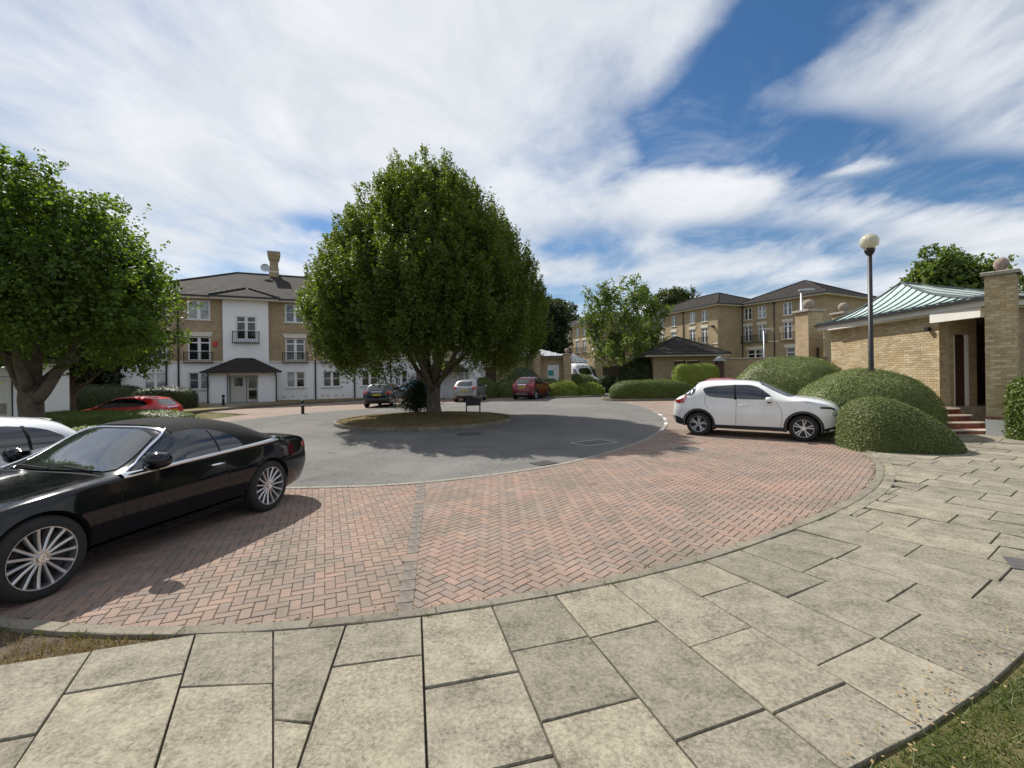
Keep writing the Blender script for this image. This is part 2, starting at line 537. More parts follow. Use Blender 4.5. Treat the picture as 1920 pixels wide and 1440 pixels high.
class MB:
    def __init__(s): s.v = []; s.f = []

    def add(s, vs, fs):
        b = len(s.v)
        s.v += [tuple(v) for v in vs]
        s.f += [tuple(i + b for i in f) for f in fs]
        return s

    def box(s, x0, x1, y0, y1, z0, z1, M=None):
        vs = [Vector(p) for p in ((x0, y0, z0), (x1, y0, z0), (x1, y1, z0), (x0, y1, z0), (x0, y0, z1), (x1, y0, z1), (x1, y1, z1), (x0, y1, z1))]
        if M is not None: vs = [M @ v for v in vs]
        return s.add(vs, [(0, 3, 2, 1), (4, 5, 6, 7), (0, 1, 5, 4), (1, 2, 6, 5), (2, 3, 7, 6), (3, 0, 4, 7)])

    def bbox(s, x0, x1, y0, y1, z0, z1, b=0.004, M=None):
        """box with chamfered edges on its top"""
        vs = [(x0, y0, z0), (x1, y0, z0), (x1, y1, z0), (x0, y1, z0), (x0, y0, z1 - b), (x1, y0, z1 - b), (x1, y1, z1 - b), (x0, y1, z1 - b),
              (x0 + b, y0 + b, z1), (x1 - b, y0 + b, z1), (x1 - b, y1 - b, z1), (x0 + b, y1 - b, z1)]
        if M is not None: vs = [M @ Vector(v) for v in vs]
        f = [(8, 9, 10, 11)]
        for i in range(4):
            j = (i + 1) % 4
            f += [(i, j, 4 + j, 4 + i), (4 + i, 4 + j, 8 + j, 8 + i)]
        return s.add(vs, f)

    def prism(s, poly, z0, z1, b=0.0, zt=None):
        n = len(poly)
        vs = [(x, y, z0) for x, y in poly]
        if b:
            cx = sum(p[0] for p in poly) / n; cy = sum(p[1] for p in poly) / n
            vs += [(x, y, z1 - b) for x, y in poly]
            top = []
            for x, y in poly:
                d = math.hypot(x - cx, y - cy) or 1
                k = 1 - b * 1.4 / d
                top.append((cx + (x - cx) * k, cy + (y - cy) * k, z1))
            if zt: top = [(x, y, zt(x, y)) for x, y, z in top]
            vs += top
            f = [tuple(range(2 * n, 3 * n))]
            for i in range(n):
                j = (i + 1) % n
                f += [(i, j, n + j, n + i), (n + i, n + j, 2 * n + j, 2 * n + i)]
        else:
            vs += [(x, y, z1) for x, y in poly]
            f = [tuple(range(n, 2 * n)), tuple(reversed(range(n)))]
            for i in range(n):
                j = (i + 1) % n
                f.append((i, j, n + j, n + i))
        return s.add(vs, f)

    def quad(s, a, b, c, d): return s.add([a, b, c, d], [(0, 1, 2, 3)])

    def tube(s, pts, rs, n=8, cap=True):
        pts = [Vector(p) for p in pts]
        if isinstance(rs, (int, float)): rs = [rs] * len(pts)
        base = len(s.v)
        up = Vector((0.13, 0.31, 0.94)).normalized()
        a_prev = None
        for i, p in enumerate(pts):
            d = (pts[min(i + 1, len(pts) - 1)] - pts[max(i - 1, 0)]).normalized()
            a = d.cross(up if a_prev is None else a_prev.cross(d)) if a_prev is None else (a_prev - d * a_prev.dot(d))
            if a.length < 1e-4: a = d.cross(Vector((1, 0, 0)))
            a.normalize(); a_prev = a
            b = d.cross(a)
            for k in range(n):
                t_ = 2 * PI * k / n
                s.v.append(tuple(p + (a * math.cos(t_) + b * math.sin(t_)) * rs[i]))
        for i in range(len(pts) - 1):
            for k in range(n):
                k2 = (k + 1) % n
                s.f.append((base + i * n + k, base + i * n + k2, base + (i + 1) * n + k2, base + (i + 1) * n + k))
        if cap:
            s.f.append(tuple(base + k for k in reversed(range(n))))
            s.f.append(tuple(base + (len(pts) - 1) * n + k for k in range(n)))
        return s

    def lathe(s, prof, n=24, M=None, ang=2 * PI):
        """profile of (r, z) turned round z"""
        base = len(s.v)
        for r_, z_ in prof:
            for k in range(n):
                a = ang * k / n
                v = Vector((r_ * math.cos(a), r_ * math.sin(a), z_))
                s.v.append(tuple(M @ v if M is not None else v))
        for i in range(len(prof) - 1):
            for k in range(n):
                k2 = (k + 1) % n
                s.f.append((base + i * n + k, base + i * n + k2, base + (i + 1) * n + k2, base + (i + 1) * n + k))
        return s

    def mesh(s, name, smooth=False, angle=None):
        me = bpy.data.meshes.new(name)
        me.from_pydata(s.v, [], s.f)
        if smooth or angle:
            me.polygons.foreach_set('use_smooth', [True] * len(me.polygons))
        if angle: me.set_sharp_from_angle(angle=rad(angle))
        me.update()
        return me

    def build(s, name, mat, parent=None, kind=None, smooth=False, angle=None):
        return link(name, s.mesh(name, smooth, angle), mat, parent, kind)


def tri_poly(poly, z):
    """flat sheet from any simple polygon"""
    r = geometry.delaunay_2d_cdt([Vector(p) for p in poly], [], [list(range(len(poly)))], 1, 1e-5)
    return [(v.x, v.y, z) for v in r[0]], [tuple(f) for f in r[2]]


def sheet(name, poly, z, mat, kind='structure', parent=None):
    v, f = tri_poly(poly, z)
    f = [q if (v[q[1]][0] - v[q[0]][0]) * (v[q[2]][1] - v[q[0]][1]) - (v[q[1]][1] - v[q[0]][1]) * (v[q[2]][0] - v[q[0]][0]) > 0 else q[::-1] for q in f]
    m = MB(); m.add(v, f)
    return m.build(name, mat, parent, kind)


def catmull(pts, step=0.15):
    P = [np.array(p, float) for p in pts]
    P = [2 * P[0] - P[1]] + P + [2 * P[-1] - P[-2]]
    out = []
    for i in range(1, len(P) - 2):
        L = np.linalg.norm(P[i + 1] - P[i])
        n = max(2, int(L / step))
        for k in range(n):
            t_ = k / n
            a, b, c_, d = P[i - 1], P[i], P[i + 1], P[i + 2]
            out.append(0.5 * (2 * b + (c_ - a) * t_ + (2 * a - 5 * b + 4 * c_ - d) * t_ ** 2 + (3 * b - a - 3 * c_ + d) * t_ ** 3))
    out.append(P[-2])
    return np.array(out)


class Curve:
    def __init__(s, pts, smooth=6):
        q = catmull(pts, 0.08)
        for _ in range(smooth * 4):
            q[1:-1] = 0.25 * q[:-2] + 0.5 * q[1:-1] + 0.25 * q[2:]
        s.q = q
        s.s = np.concatenate([[0], np.cumsum(np.linalg.norm(np.diff(q, axis=0), axis=1))])
        s.L = s.s[-1]

    def at(s, t_):
        return np.array([np.interp(t_, s.s, s.q[:, 0]), np.interp(t_, s.s, s.q[:, 1])])

    def nrm(s, t_):
        d = s.at(min(t_ + 0.12, s.L)) - s.at(max(t_ - 0.12, 0))
        d /= np.linalg.norm(d)
        return np.array([d[1], -d[0]])

    def near(s, p):
        i = int(np.argmin(((s.q - np.array(p)) ** 2).sum(1)))
        return s.s[i]


def inside(p, poly):
    x, y = p; c = False
    n = len(poly); j = n - 1
    for i in range(n):
        xi, yi = poly[i]; xj, yj = poly[j]
        if (yi > y) != (yj > y) and x < (xj - xi) * (y - yi) / (yj - yi) + xi: c = not c
        j = i
    return c


def fast_mesh(name, verts, nper):
    """verts (N*nper, 3): N separate n-gons"""
    N = len(verts) // nper
    me = bpy.data.meshes.new(name)
    me.vertices.add(len(verts))
    me.vertices.foreach_set('co', np.asarray(verts, np.float32).ravel())
    me.loops.add(len(verts))
    me.loops.foreach_set('vertex_index', np.arange(len(verts), dtype=np.int32))
    me.polygons.add(N)
    me.polygons.foreach_set('loop_start', np.arange(0, N * nper, nper, dtype=np.int32))
    me.update(calc_edges=True)
    return me


def unit(a): return a / (np.linalg.norm(a, axis=1, keepdims=True) + 1e-9)


def leaf_quads(P, N, size, aspect=0.6, jit=0.7, up=0.35, droop=None):
    """diamond leaves at points P, facing roughly along N"""
    n = len(P)
    nn = unit(N + RNG.normal(0, jit, (n, 3)) + np.array([0, 0, up]))
    d = RNG.normal(0, 1, (n, 3))
    if droop is not None: d = d * 0.6 + droop
    d = unit(d - nn * (d * nn).sum(1, keepdims=True))
    s_ = np.cross(nn, d)
    L = (size * RNG.uniform(0.65, 1.35, (n, 1)))
    W = L * aspect * 0.5
    V = np.stack([P - d * L * 0.5, P + s_ * W - d * L * 0.05, P + d * L * 0.5, P - s_ * W - d * L * 0.05], 1)
    return V.reshape(-1, 3)

# ================================================================== GROUND
# terrain sheet out to the horizon; it dips a little where the red car is parked
def terrain_z(x, y):
    d = math.hypot((x + 17.9) / 2.7, (y - 21.6) / 1.7)
    dip = -0.42 * max(0.0, min(1.0, (1.6 - d) / 0.6))
    return dip - 0.02


gx = sorted(set([-900, -400, -200, -100, -60, -45] + [x * 1.0 for x in range(-34, 26)] + [30, 45, 60, 100, 200, 400, 900]))
gy = sorted(set([-300, -100, -40, -15] + [y * 1.0 for y in range(-6, 48)] + [55, 70, 100, 200, 400, 1200]))
m = MB()
vs = [(x, y, terrain_z(x, y)) for y in gy for x in gx]
nx = len(gx)
m.add(vs, [(j * nx + i, j * nx + i + 1, (j + 1) * nx + i + 1, (j + 1) * nx + i) for j in range(len(gy) - 1) for i in range(nx - 1)])
m.build('ground', 'turf_green', kind='structure', smooth=True)

KERB = Curve([(-9.5, 6.3), (-7.5, 5.0), (-5.6, 4.05), (-3.83, 3.45), (-2.34, 3.28), (-0.97, 3.43), (0.15, 3.74), (0.95, 4.05), (1.69, 4.40), (2.49, 4.87), (3.34, 5.42), (4.32, 6.12), (5.44, 7.08), (6.35, 8.1), (7.0, 9.0), (7.45, 9.85)])
ROAD_NEAR = Curve([(-16.5, 14.0), (-13.2, 11.2), (-10.0, 9.0), (-7, 7.95), (-5, 7.6), (-3.64, 7.55), (-2.3, 7.62), (-1.46, 7.83), (-0.59, 8.24), (0.38, 8.82), (1.3, 9.6), (2.33, 10.77), (3.6, 12.6), (5.0, 15.4), (5.95, 18.3), (6.55, 21.6), (6.95, 26), (6.7, 29.6)])
ROAD_FAR = Curve([(0.6, 33.2), (-2.5, 31.2), (-5.4, 28.6), (-7.9, 25.7), (-9.5, 24.3), (-10.5, 22.8), (-11.2, 21.2), (-11.8, 19.5), (-13.2, 17.2), (-16.0, 15.6)])
road_poly = [tuple(p) for p in ROAD_NEAR.q[::4]] + [(7.0, 31.0), (8.2, 37), (9.9, 46), (6.2, 46), (4.4, 38.5), (3.3, 35.2)] + [tuple(p) for p in ROAD_FAR.q[::4]]
sheet('road', road_poly, 0.016, 'asphalt')
pav_poly = [tuple(p) for p in KERB.q[::4]] + [(7.9, 10.6), (9.0, 12.0), (10.5, 14.5), (12.2, 17.5), (12.8, 22), (12.6, 31.6), (6.9, 31.6), (3.2, 36.6), (-2.5, 37.2), (-10.3, 36.6), (-11.4, 35.2), (-13.3, 32.6), (-15.6, 28.6),
            (-16.6, 25.2), (-13.2, 23.2), (-13.6, 18.6), (-17.5, 16.5), (-18.5, 12.5), (-13.5, 9.0)]
sheet('paving', pav_poly, 0.0, 'paver_sheet')

# ---- block pavers near the viewer, laid herringbone in bays parted by radial strips
paving_near = bpy.data.objects.new('parking_bay', None)
COL.objects.link(paving_near)
paving_near['kind'] = 'structure'
near_poly = [tuple(p) for p in KERB.q[::3]] + [(9.0, 12.0), (9.9, 14.2), (7.0, 14.4), (4.72, 14.4)] + [tuple(p) for p in ROAD_NEAR.q[::3][::-1] if p[1] < 14.4 and p[0] > -10.5]
sheet('joint_bed', near_poly, 0.005, 'joint_sand', kind=None, parent=paving_near)
STRIPS = [((-1.52, 7.72), (-0.83, 3.45)), ((0.50, 8.95), (1.72, 4.42)), ((3.3, 12.1), (5.6, 7.3)), ((-5.9, 7.75), (-5.3, 4.0)), ((-9.6, 8.8), (-9.4, 6.4))]


def side(p, st):
    (x0, y0), (x1, y1) = st
    return (x1 - x0) * (p[1] - y0) - (y1 - y0) * (p[0] - x0)


def bay(p):
    k = 0
    for st in (STRIPS[0], STRIPS[3], STRIPS[4]):
        if side(p, st) > 0: k += 1
    return k


ang_by_bay = {3: 47, 2: 22, 1: 8, 0: 28}
pavers = []
U = 0.086
for b_id, adeg in ang_by_bay.items():
    a = rad(adeg)
    ca, sa = math.cos(a), math.sin(a)
    ox, oy = 0.0, 5.0
    for i in range(-175, 176):
        for j in range(-105, 106):
            lx, ly = i * 1 + j * 2, i * 1 - j * 2
            for (bx, by, lw, lh) in ((lx, ly, 2, 1), (lx + 2, ly - 1, 1, 2)):
                cx, cy = (bx + lw / 2) * U, (by + lh / 2) * U
                wxp, wyp = ox + cx * ca - cy * sa, oy + cx * sa + cy * ca
                if not (-10 < wxp < 10 and 3 < wyp < 14.4): continue
                if bay((wxp, wyp)) != b_id: continue
                if not inside((wxp, wyp), near_poly): continue
                pavers.append((wxp, wyp, a + (0 if lw == 2 else PI / 2)))
pavers.sort(key=lambda p: (p[1] + abs(p[0]) * 0.35 + (50 if abs(p[0] / p[1]) > 1.08 else 0)))
mbp = MB().bbox(-0.0832, 0.0832, -0.0402, 0.0402, 0.0, 0.014, 0.004)
pm = mbp.mesh('paver')
pm.materials.append(MATS['paver'])
for x, y, a in pavers[:300]:
    o = bpy.data.objects.new('paver', pm); COL.objects.link(o); o.parent = paving_near
    o.location = (x, y, random.uniform(-0.0015, 0.0015)); o.rotation_euler = (random.uniform(-0.012, 0.012), random.uniform(-0.012, 0.012), a + random.uniform(-0.012, 0.012))
base_v = np.array(mbp.v); nf = mbp.f
allv, allf = [], []
for k, (x, y, a) in enumerate(pavers[300:]):
    a += random.uniform(-0.015, 0.015)
    ca, sa = math.cos(a), math.sin(a)
    v = base_v.copy()
    tl = random.uniform(-0.014, 0.014)
    z = v[:, 2] + tl * v[:, 0] + random.uniform(-0.0015, 0.0015)
    allv.append(np.stack([x + v[:, 0] * ca - v[:, 1] * sa, y + v[:, 0] * sa + v[:, 1] * ca, z], 1))
    allf += [tuple(q + k * 12 for q in f) for f in nf]
me = bpy.data.meshes.new('paver_field')
me.from_pydata(np.concatenate(allv).tolist(), [], allf)
link('paver_field', me, 'paver', paving_near, 'stuff')
# radial strips of single blocks
for (x0, y0), (x1, y1) in (STRIPS[0], STRIPS[3], STRIPS[4]):
    L = math.hypot(x1 - x0, y1 - y0); n = int(L / 0.205)
    a = math.atan2(y1 - y0, x1 - x0)
    for k in range(n):
        t_ = (k + 0.5) / n
        me = MB().bbox(-0.098, 0.098, -0.062, 0.062, 0, 0.0185, 0.004).mesh('strip_block')
        o = link('strip_block', me, random.choice(['strip_dark', 'strip_dark', 'strip_dark', 'paver']), paving_near)
        o.location = (x0 + (x1 - x0) * t_, y0 + (y1 - y0) * t_, random.uniform(-0.001, 0.001)); o.rotation_euler = (0, 0, a + random.uniform(-0.01, 0.01))

# ---- flush edging between road and paving
edging = bpy.data.objects.new('road_edging', None); COL.objects.link(edging); edging['kind'] = 'structure'


def stones(curve, parent, name, L, w0, w1, z0, z1, mats, s0=0.0, s1=None, gap=0.006, jitter=0.002):
    s1 = s1 or curve.L
    n = max(1, int((s1 - s0) / L))
    st = (s1 - s0) / n
    for k in range(n):
        a = s0 + k * st + gap / 2; b = s0 + (k + 1) * st - gap / 2
        pa = []
        pb = []
        for q in (0, 0.5, 1):
            t_ = a + (b - a) * q
            c = curve.at(t_); nn = curve.nrm(t_)
            pa.append(tuple(c + nn * w0)); pb.append(tuple(c + nn * w1))
        m = MB().prism(pb + pa[::-1], z0, z1 + random.uniform(-jitter, jitter), 0.006)
        m.build(name, mats(k, a) if callable(mats) else mats, parent)


stones(ROAD_NEAR, edging, 'edging_stone', 0.6, -0.02, 0.10, 0.0, 0.024,
       lambda k, a: 'road_white' if (ROAD_NEAR.at(a)[0] > 4.1 and ROAD_NEAR.at(a)[1] < 21 and k % 3 == 0) else 'setts_grey', s0=6.0, s1=34.0)
stones(ROAD_FAR, edging, 'edging_stone', 1.2, -0.02, 0.14, 0.0, 0.024, 'setts_grey', s0=0.0, s1=16)
# second ring of setts outside, on the right hand bay
# ---- kerb along the footpath
kerb = bpy.data.objects.new('kerb', None); COL.objects.link(kerb); kerb['kind'] = 'structure'
stones(KERB, kerb, 'kerb_stone', 0.86, -0.005, 0.105, -0.05, 0.052, 'kerb_stone', jitter=0.002)

# ---- footpath of concrete slabs, joints square to the kerb
path = bpy.data.objects.new('footpath', None); COL.objects.link(path); path['kind'] = 'structure'
bed_poly = [(-6.5, 0.2)] + [(-2.62, 3.02)] + [tuple(KERB.at(KERB.near(p)) + KERB.nrm(KERB.near(p)) * 0.1) for p in ((-2.0, 3.3), (-1, 3.43), (0.15, 3.74), (1.7, 4.4), (3.34, 5.42), (4.32, 6.1), (5.44, 7.1), (6.35, 8.1), (7.0, 9.0), (7.45, 9.85))] + \
    [(8.2, 11.2), (11.7, 13.2), (13.2, 12.4), (14.6, 11.2), (12.0, 7.5), (9.0, 5.9), (6.2, 4.65), (3.55, 3.15), (2.5, 2.65), (1.5, 2.05), (0.2, 1.45), (-1.5, 1.0)]
sheet('slab_bed', bed_poly, 0.012, 'joint_sand', kind=None, parent=path)
slab_w = 0.52
sA = KERB.near((-2.22, 3.28)); sB = KERB.near((3.9, 5.82))
nA = int(round((sB - sA) / slab_w))
Nq0 = KERB.nrm(sB)
patterns = [(0.62, 0.92, 0.46), (0.95, 0.63, 0.42), (0.48, 0.93, 0.60), (0.80, 0.63, 0.57), (0.60, 0.62, 0.78)]


def slab(poly, z=0.045):
    a, b = random.uniform(-0.004, 0.004), random.uniform(-0.004, 0.004)
    cx = sum(p[0] for p in poly) / len(poly); cy = sum(p[1] for p in poly) / len(poly)
    z += random.uniform(-0.003, 0.003)
    sh = []
    for i in range(len(poly)):
        p, a_, b_ = Vector(poly[i]), Vector(poly[i - 1]), Vector(poly[(i + 1) % len(poly)])
        u1, u2 = (a_ - p), (b_ - p)
        q = p + (u1.normalized() * 0.006 if u1.length > 1e-5 else Vector((0, 0))) + (u2.normalized() * 0.006 if u2.length > 1e-5 else Vector((0, 0)))
        sh.append((q.x, q.y))
    poly = sh
    MB().prism(poly, -0.02, z, 0.004, lambda x, y: z + a * (x - cx) / 0.3 + b * (y - cy) / 0.3).build('slab', 'slab', path)


for i in range(nA):
    a = sA + (sB - sA) * i / nA; b = sA + (sB - sA) * (i + 1) / nA
    Pa, Pb = KERB.at(a), KERB.at(b)

    def fan(P, t_):
        if P[0] < -1.25: return np.array((0.459, -0.888))
        v = P - np.array((-3.6, 17.0)); v = v / np.linalg.norm(v)
        k_ = min(1.0, max(0.0, (P[0] - 1.2) / 2.7))
        v = v * (1 - k_) + Nq0 * k_
        return v / np.linalg.norm(v)
    Na, Nb = fan(Pa, a), fan(Pb, b)
    # joints fan a little
    d = 0.11
    for L in patterns[i % 5]:
        e = d + L
        e = min(e, 2.06)
        slab([tuple(Pa + Na * d), tuple(Pa + Na * e), tuple(Pb + Nb * e), tuple(Pb + Nb * d)])
        d = e
# left of the planting wedge: slabs in line with the first column, front edge straight
P0, N0 = KERB.at(sA), np.array((0.459, -0.888))
P0 = P0 + N0 * 0.11
T0 = np.array([-0.955, -0.295])
for i in range(9):
    wv = 0.58
    A = P0 + T0 * wv * i; B = P0 + T0 * wv * (i + 1)
    Na = Nb = np.array((0.459, -0.888))
    d = 0.0
    for L in patterns[(i + 2) % 5]:
        slab([tuple(B + Nb * d), tuple(B + Nb * (d + L)), tuple(A + Na * (d + L)), tuple(A + Na * d)])
        d += L
# right hand part: straight courses across the apron in front of the pier
Pq, Nq = KERB.at(sB), KERB.nrm(sB)
Tq = np.array([-Nq[1], Nq[0]])
apron = [tuple(KERB.at(t_) + KERB.nrm(t_) * 0.115) for t_ in np.linspace(sB, KERB.L, 24)] + [(8.2, 11.25), (11.75, 13.2), (13.3, 12.4), (14.6, 11.2), (11.9, 7.5), (9.0, 5.9), (6.4, 4.7), tuple(Pq + Nq * 2.06)]


def clip_to(poly, region):
    """keep a cell when its centre is inside; pull corners that stick out over the kerb back to it"""
    ins = [p for p in poly if inside(p, region)]
    c = (sum(p[0] for p in poly) / 4, sum(p[1] for p in poly) / 4)
    if not inside(c, region):
        m_ = (sum(p[0] for p in ins) / len(ins), sum(p[1] for p in ins) / len(ins))
        c = (m_[0] * 0.9 + c[0] * 0.1, m_[1] * 0.9 + c[1] * 0.1)
    out = []
    for p in poly:
        if inside(p, region): out.append(p); continue
        lo, hi = 0.0, 1.0
        for _ in range(12):
            mid_ = (lo + hi) / 2
            q = (c[0] + (p[0] - c[0]) * mid_, c[1] + (p[1] - c[1]) * mid_)
            if inside(q, region): lo = mid_
            else: hi = mid_
        out.append((c[0] + (p[0] - c[0]) * lo, c[1] + (p[1] - c[1]) * lo))
    return out


for i in range(0, 21):
    d = -3.4 + (i % 3) * 0.23
    k = i
    while d < 7.5:
        L = patterns[i % 5][k % 3] * 1.05
        k += 1
        c = [tuple(Pq + Tq * (0.53 * (i + di)) + Nq * dd) for di, dd in ((0, d), (0, d + L), (1, d + L), (1, d))]
        ctr = (sum(p[0] for p in c) / 4, sum(p[1] for p in c) / 4)
        d += L
        if (inside(ctr, apron) or sum(inside(p, apron) for p in c) >= 2) and abs(ctr[0] / ctr[1]) < 2.2:
            slab(clip_to(c, apron))

stones(KERB, path, 'edging_stone', 0.6, 0.108, 0.25, -0.02, 0.0512, 'slab', s0=sB)

# ---- covers let into the ground
cv = thing('manhole_cover', 'round iron manhole cover in the brick paving near the white car', 'manhole cover', (4.09, 10.85, 0.0))
MB().lathe([(0.0, 0.021), (0.27, 0.021), (0.28, 0.019)], 28).build('lid', 'cast_iron', cv)
MB().lathe([(0.29, 0.0), (0.29, 0.023), (0.36, 0.023), (0.365, 0.0)], 28).build('frame', 'setts_grey', cv)
cv = thing('manhole_cover', 'round manhole cover in the shaded asphalt by the tree island', 'manhole cover', (-1.33, 14.1, 0.0))
MB().lathe([(0.0, 0.024), (0.30, 0.024), (0.31, 0.021)], 28).build('lid', 'cast_iron', cv)
MB().lathe([(0.32, 0.0), (0.32, 0.026), (0.38, 0.026), (0.385, 0.0)], 28).build('frame', 'cast_iron', cv)
cv = thing('access_cover', 'rectangular iron access cover in the shaded asphalt on the right', 'manhole cover', (2.1, 12.0, 0.016), rad(30))
MB().box(-0.48, 0.48, -0.30, 0.30, 0, 0.008).build('lid', 'cast_iron', cv)
fr = MB()
for x0, x1, y0, y1 in ((-0.53, 0.53, -0.35, -0.31), (-0.53, 0.53, 0.31, 0.35), (-0.53, -0.49, -0.31, 0.31), (0.49, 0.53, -0.31, 0.31)): fr.box(x0, x1, y0, y1, 0, 0.011)
fr.build('frame', 'galvanised', cv)
cv = thing('drain_grate', 'small dark drain grate at the edge of the asphalt', 'drain', (0.62, 9.32, 0.016), rad(38))
MB().box(-0.24, 0.24, -0.19, 0.19, 0, 0.006).build('pan', 'gap', cv)
for k in range(6): MB().box(-0.22 + k * 0.08, -0.18 + k * 0.08, -0.18, 0.18, 0.006, 0.012).build('bar', 'cast_iron', cv)
cv = thing('access_cover', 'brown square cover plate in the footpath at the right edge', 'manhole cover', (4.62, 4.08, 0.046), rad(-35))
MB().bbox(-0.2, 0.2, -0.16, 0.16, 0, 0.008, 0.003).build('lid', 'cast_iron', cv)

# ---- planting wedge, lawns
wedge = [tuple(KERB.at(t_) + KERB.nrm(t_) * 0.10) for t_ in np.linspace(KERB.near((-2.4, 3.3)), KERB.near((-6.5, 4.5)), 14)] + [tuple(P0 + T0 * 4.6), tuple(P0 + T0 * 2.2), tuple(P0 + T0 * 0.05)]
sheet('planting_bed', wedge, 0.02, 'soil')
lawn_poly = [(1.45, 2.02), (2.5, 2.66), (3.52, 3.18), (6.4, 4.72), (9.0, 5.9), (12.0, 7.5), (14.6, 11.2), (24, 9), (22, -5), (-3, -5), (-1.5, 0.95), (0.2, 1.42)]
sheet('lawn', lawn_poly, 0.02, 'turf_green')


def blades(name, region, n, h, mat, z=0.02, keep=None):
    xs = [p[0] for p in region]; ys = [p[1] for p in region]
    P = []
    while len(P) < n:
        x, y = RNG.uniform(min(xs), max(xs)), RNG.uniform(min(ys), max(ys))
        if inside((x, y), region) and (keep is None or keep(x, y)): P.append((x, y, z))
    P = np.array(P)
    a = RNG.uniform(0, 2 * PI, n)
    d = np.stack([np.cos(a), np.sin(a), np.zeros(n)], 1)
    H = h * RNG.uniform(0.4, 1.3, (n, 1))
    lean = np.stack([RNG.normal(0, 0.6, n), RNG.normal(0, 0.6, n), np.ones(n)], 1)
    tip = P + lean * H
    V = np.stack([P - d * 0.0035, P + d * 0.0035, tip], 1).reshape(-1, 3)
    return link(name, fast_mesh(name, V, 3), mat, None, 'stuff')


def patchy(sc, thr):
    def k(x, y):
        return math.sin(x * sc + 1.3 * math.sin(y * sc * 0.8)) + math.sin(y * sc * 1.4 + x * 0.9) + RNG.normal(0, 0.5) > thr
    return k


tag(blades('dry_grass', wedge, 9000, 0.045, 'blade_dry', keep=patchy(4.0, 0.2)), 'patchy dry grass growing in the bed behind the kerb', 'grass')
KQ = KERB.q[::4]
near_lawn = [(0.4, 1.6), (1.2, 2.05), (2.4, 2.85), (3.5, 3.4), (5.2, 4.3), (6.4, 4.6), (9.0, 5.8), (9.5, 2.0), (5.0, -1.0), (-1.0, -1.5), (-1.3, 0.8)]
tag(blades('lawn_grass', near_lawn, 150000, 0.045, 'blade_green', keep=lambda x, y: ((KQ - np.array((x, y))) ** 2).sum(1).min() > 2.075 ** 2), 'short green and straw coloured grass beside the footpath', 'grass')
# weeds in joints and along the kerb
WP = []
for _ in range(150):
    t_ = random.uniform(sA - 2.0, KERB.L)
    c_ = KERB.at(t_) + KERB.nrm(t_) * random.choice([-0.015, 0.108, 0.11])
    for q in range(random.randint(4, 16)): WP.append((c_[0] + random.gauss(0, 0.025), c_[1] + random.gauss(0, 0.025), 0.012 if random.random() < 0.4 else 0.04))
WP = np.array(WP); n = len(WP); a = RNG.uniform(0, 2 * PI, n); d = np.stack([np.cos(a), np.sin(a), 0 * a], 1) * 0.004
tip = WP + np.stack([RNG.normal(0, 0.018, n), RNG.normal(0, 0.018, n), RNG.uniform(0.012, 0.045, n)], 1)
tag(link('weeds', fast_mesh('weeds', np.stack([WP - d, WP + d, tip], 1).reshape(-1, 3), 3), 'blade_green', None, 'stuff'), 'small weeds growing along the kerb joints', 'weeds')
# fallen leaves and chips
P = []
for _ in range(420):
    t_ = random.uniform(sA - 1, KERB.L)
    p = KERB.at(t_) - KERB.nrm(t_) * abs(random.gauss(0.02, 0.12)) if random.random() < 0.55 else np.array([random.uniform(-4, 7), random.uniform(3, 12)])
    P.append((p[0], p[1], 0.022))
for _ in range(260):
    t_ = random.uniform(0, 1)
    a, b = np.array((1.5, 2.05)), np.array((4.8, 3.95))
    p = a + (b - a) * t_ + RNG.normal(0, 0.09, 2)
    P.append((p[0], p[1], 0.058))
P = np.array(P)
tag(link('leaf_litter', fast_mesh('leaf_litter', leaf_quads(P, np.tile([0, 0, 1.0], (len(P), 1)), 0.022, 0.6, 0.25, 0.8), 4), 'litter', None, 'stuff'), 'dry fallen leaves scattered over paving and kerb', 'fallen leaves')

# ---- island under the big tree
island = bpy.data.objects.new('traffic_island', None); COL.objects.link(island); island['kind'] = 'structure'
IC, IR = (-3.45, 18.5), 3.45
m = MB()
rings = [(0.0, 0.27), (0.7, 0.26), (1.4, 0.24), (2.1, 0.21), (2.75, 0.17), (3.34, 0.10)]
for r_, z_ in rings:
    for k in range(48):
        a = 2 * PI * k / 48
        m.v.append((IC[0] + r_ * math.cos(a), IC[1] + r_ * math.sin(a), z_ + 0.012 * math.sin(a * 5 + r_ * 3)))
for i in range(len(rings) - 1):
    for k in range(48):
        k2 = (k + 1) % 48
        m.f.append((i * 48 + k, (i + 1) * 48 + k, (i + 1) * 48 + k2, i * 48 + k2))
m.build('mound', 'turf_dry', island, smooth=True)
for k in range(30):
    a0, a1 = 2 * PI * k / 30 + 0.002, 2 * PI * (k + 1) / 30 - 0.002
    pts = [(IC[0] + r_ * math.cos(a), IC[1] + r_ * math.sin(a)) for r_, a in ((3.34, a0), (IR, a0), (IR, (a0 + a1) / 2), (IR, a1), (3.34, a1), (3.34, (a0 + a1) / 2))]
    MB().prism(pts, 0.0, 0.13 + random.uniform(-0.004, 0.004), 0.012).build('kerb_stone', 'kerb_stone', island)
ring_poly = [(IC[0] + 3.8 * math.cos(a), IC[1] + 3.8 * math.sin(a)) for a in np.linspace(0, 2 * PI, 32)[:-1]]
P = []
while len(P) < 16000:
    r_, a = 3.3 * math.sqrt(RNG.uniform()), RNG.uniform(0, 2 * PI)
    P.append((IC[0] + r_ * math.cos(a), IC[1] + r_ * math.sin(a), 0.26 - 0.16 * (r_ / 3.34) ** 1.6))
P = np.array(P); n = len(P)
a = RNG.uniform(0, 2 * PI, n); d = np.stack([np.cos(a), np.sin(a), 0 * a], 1) * 0.008
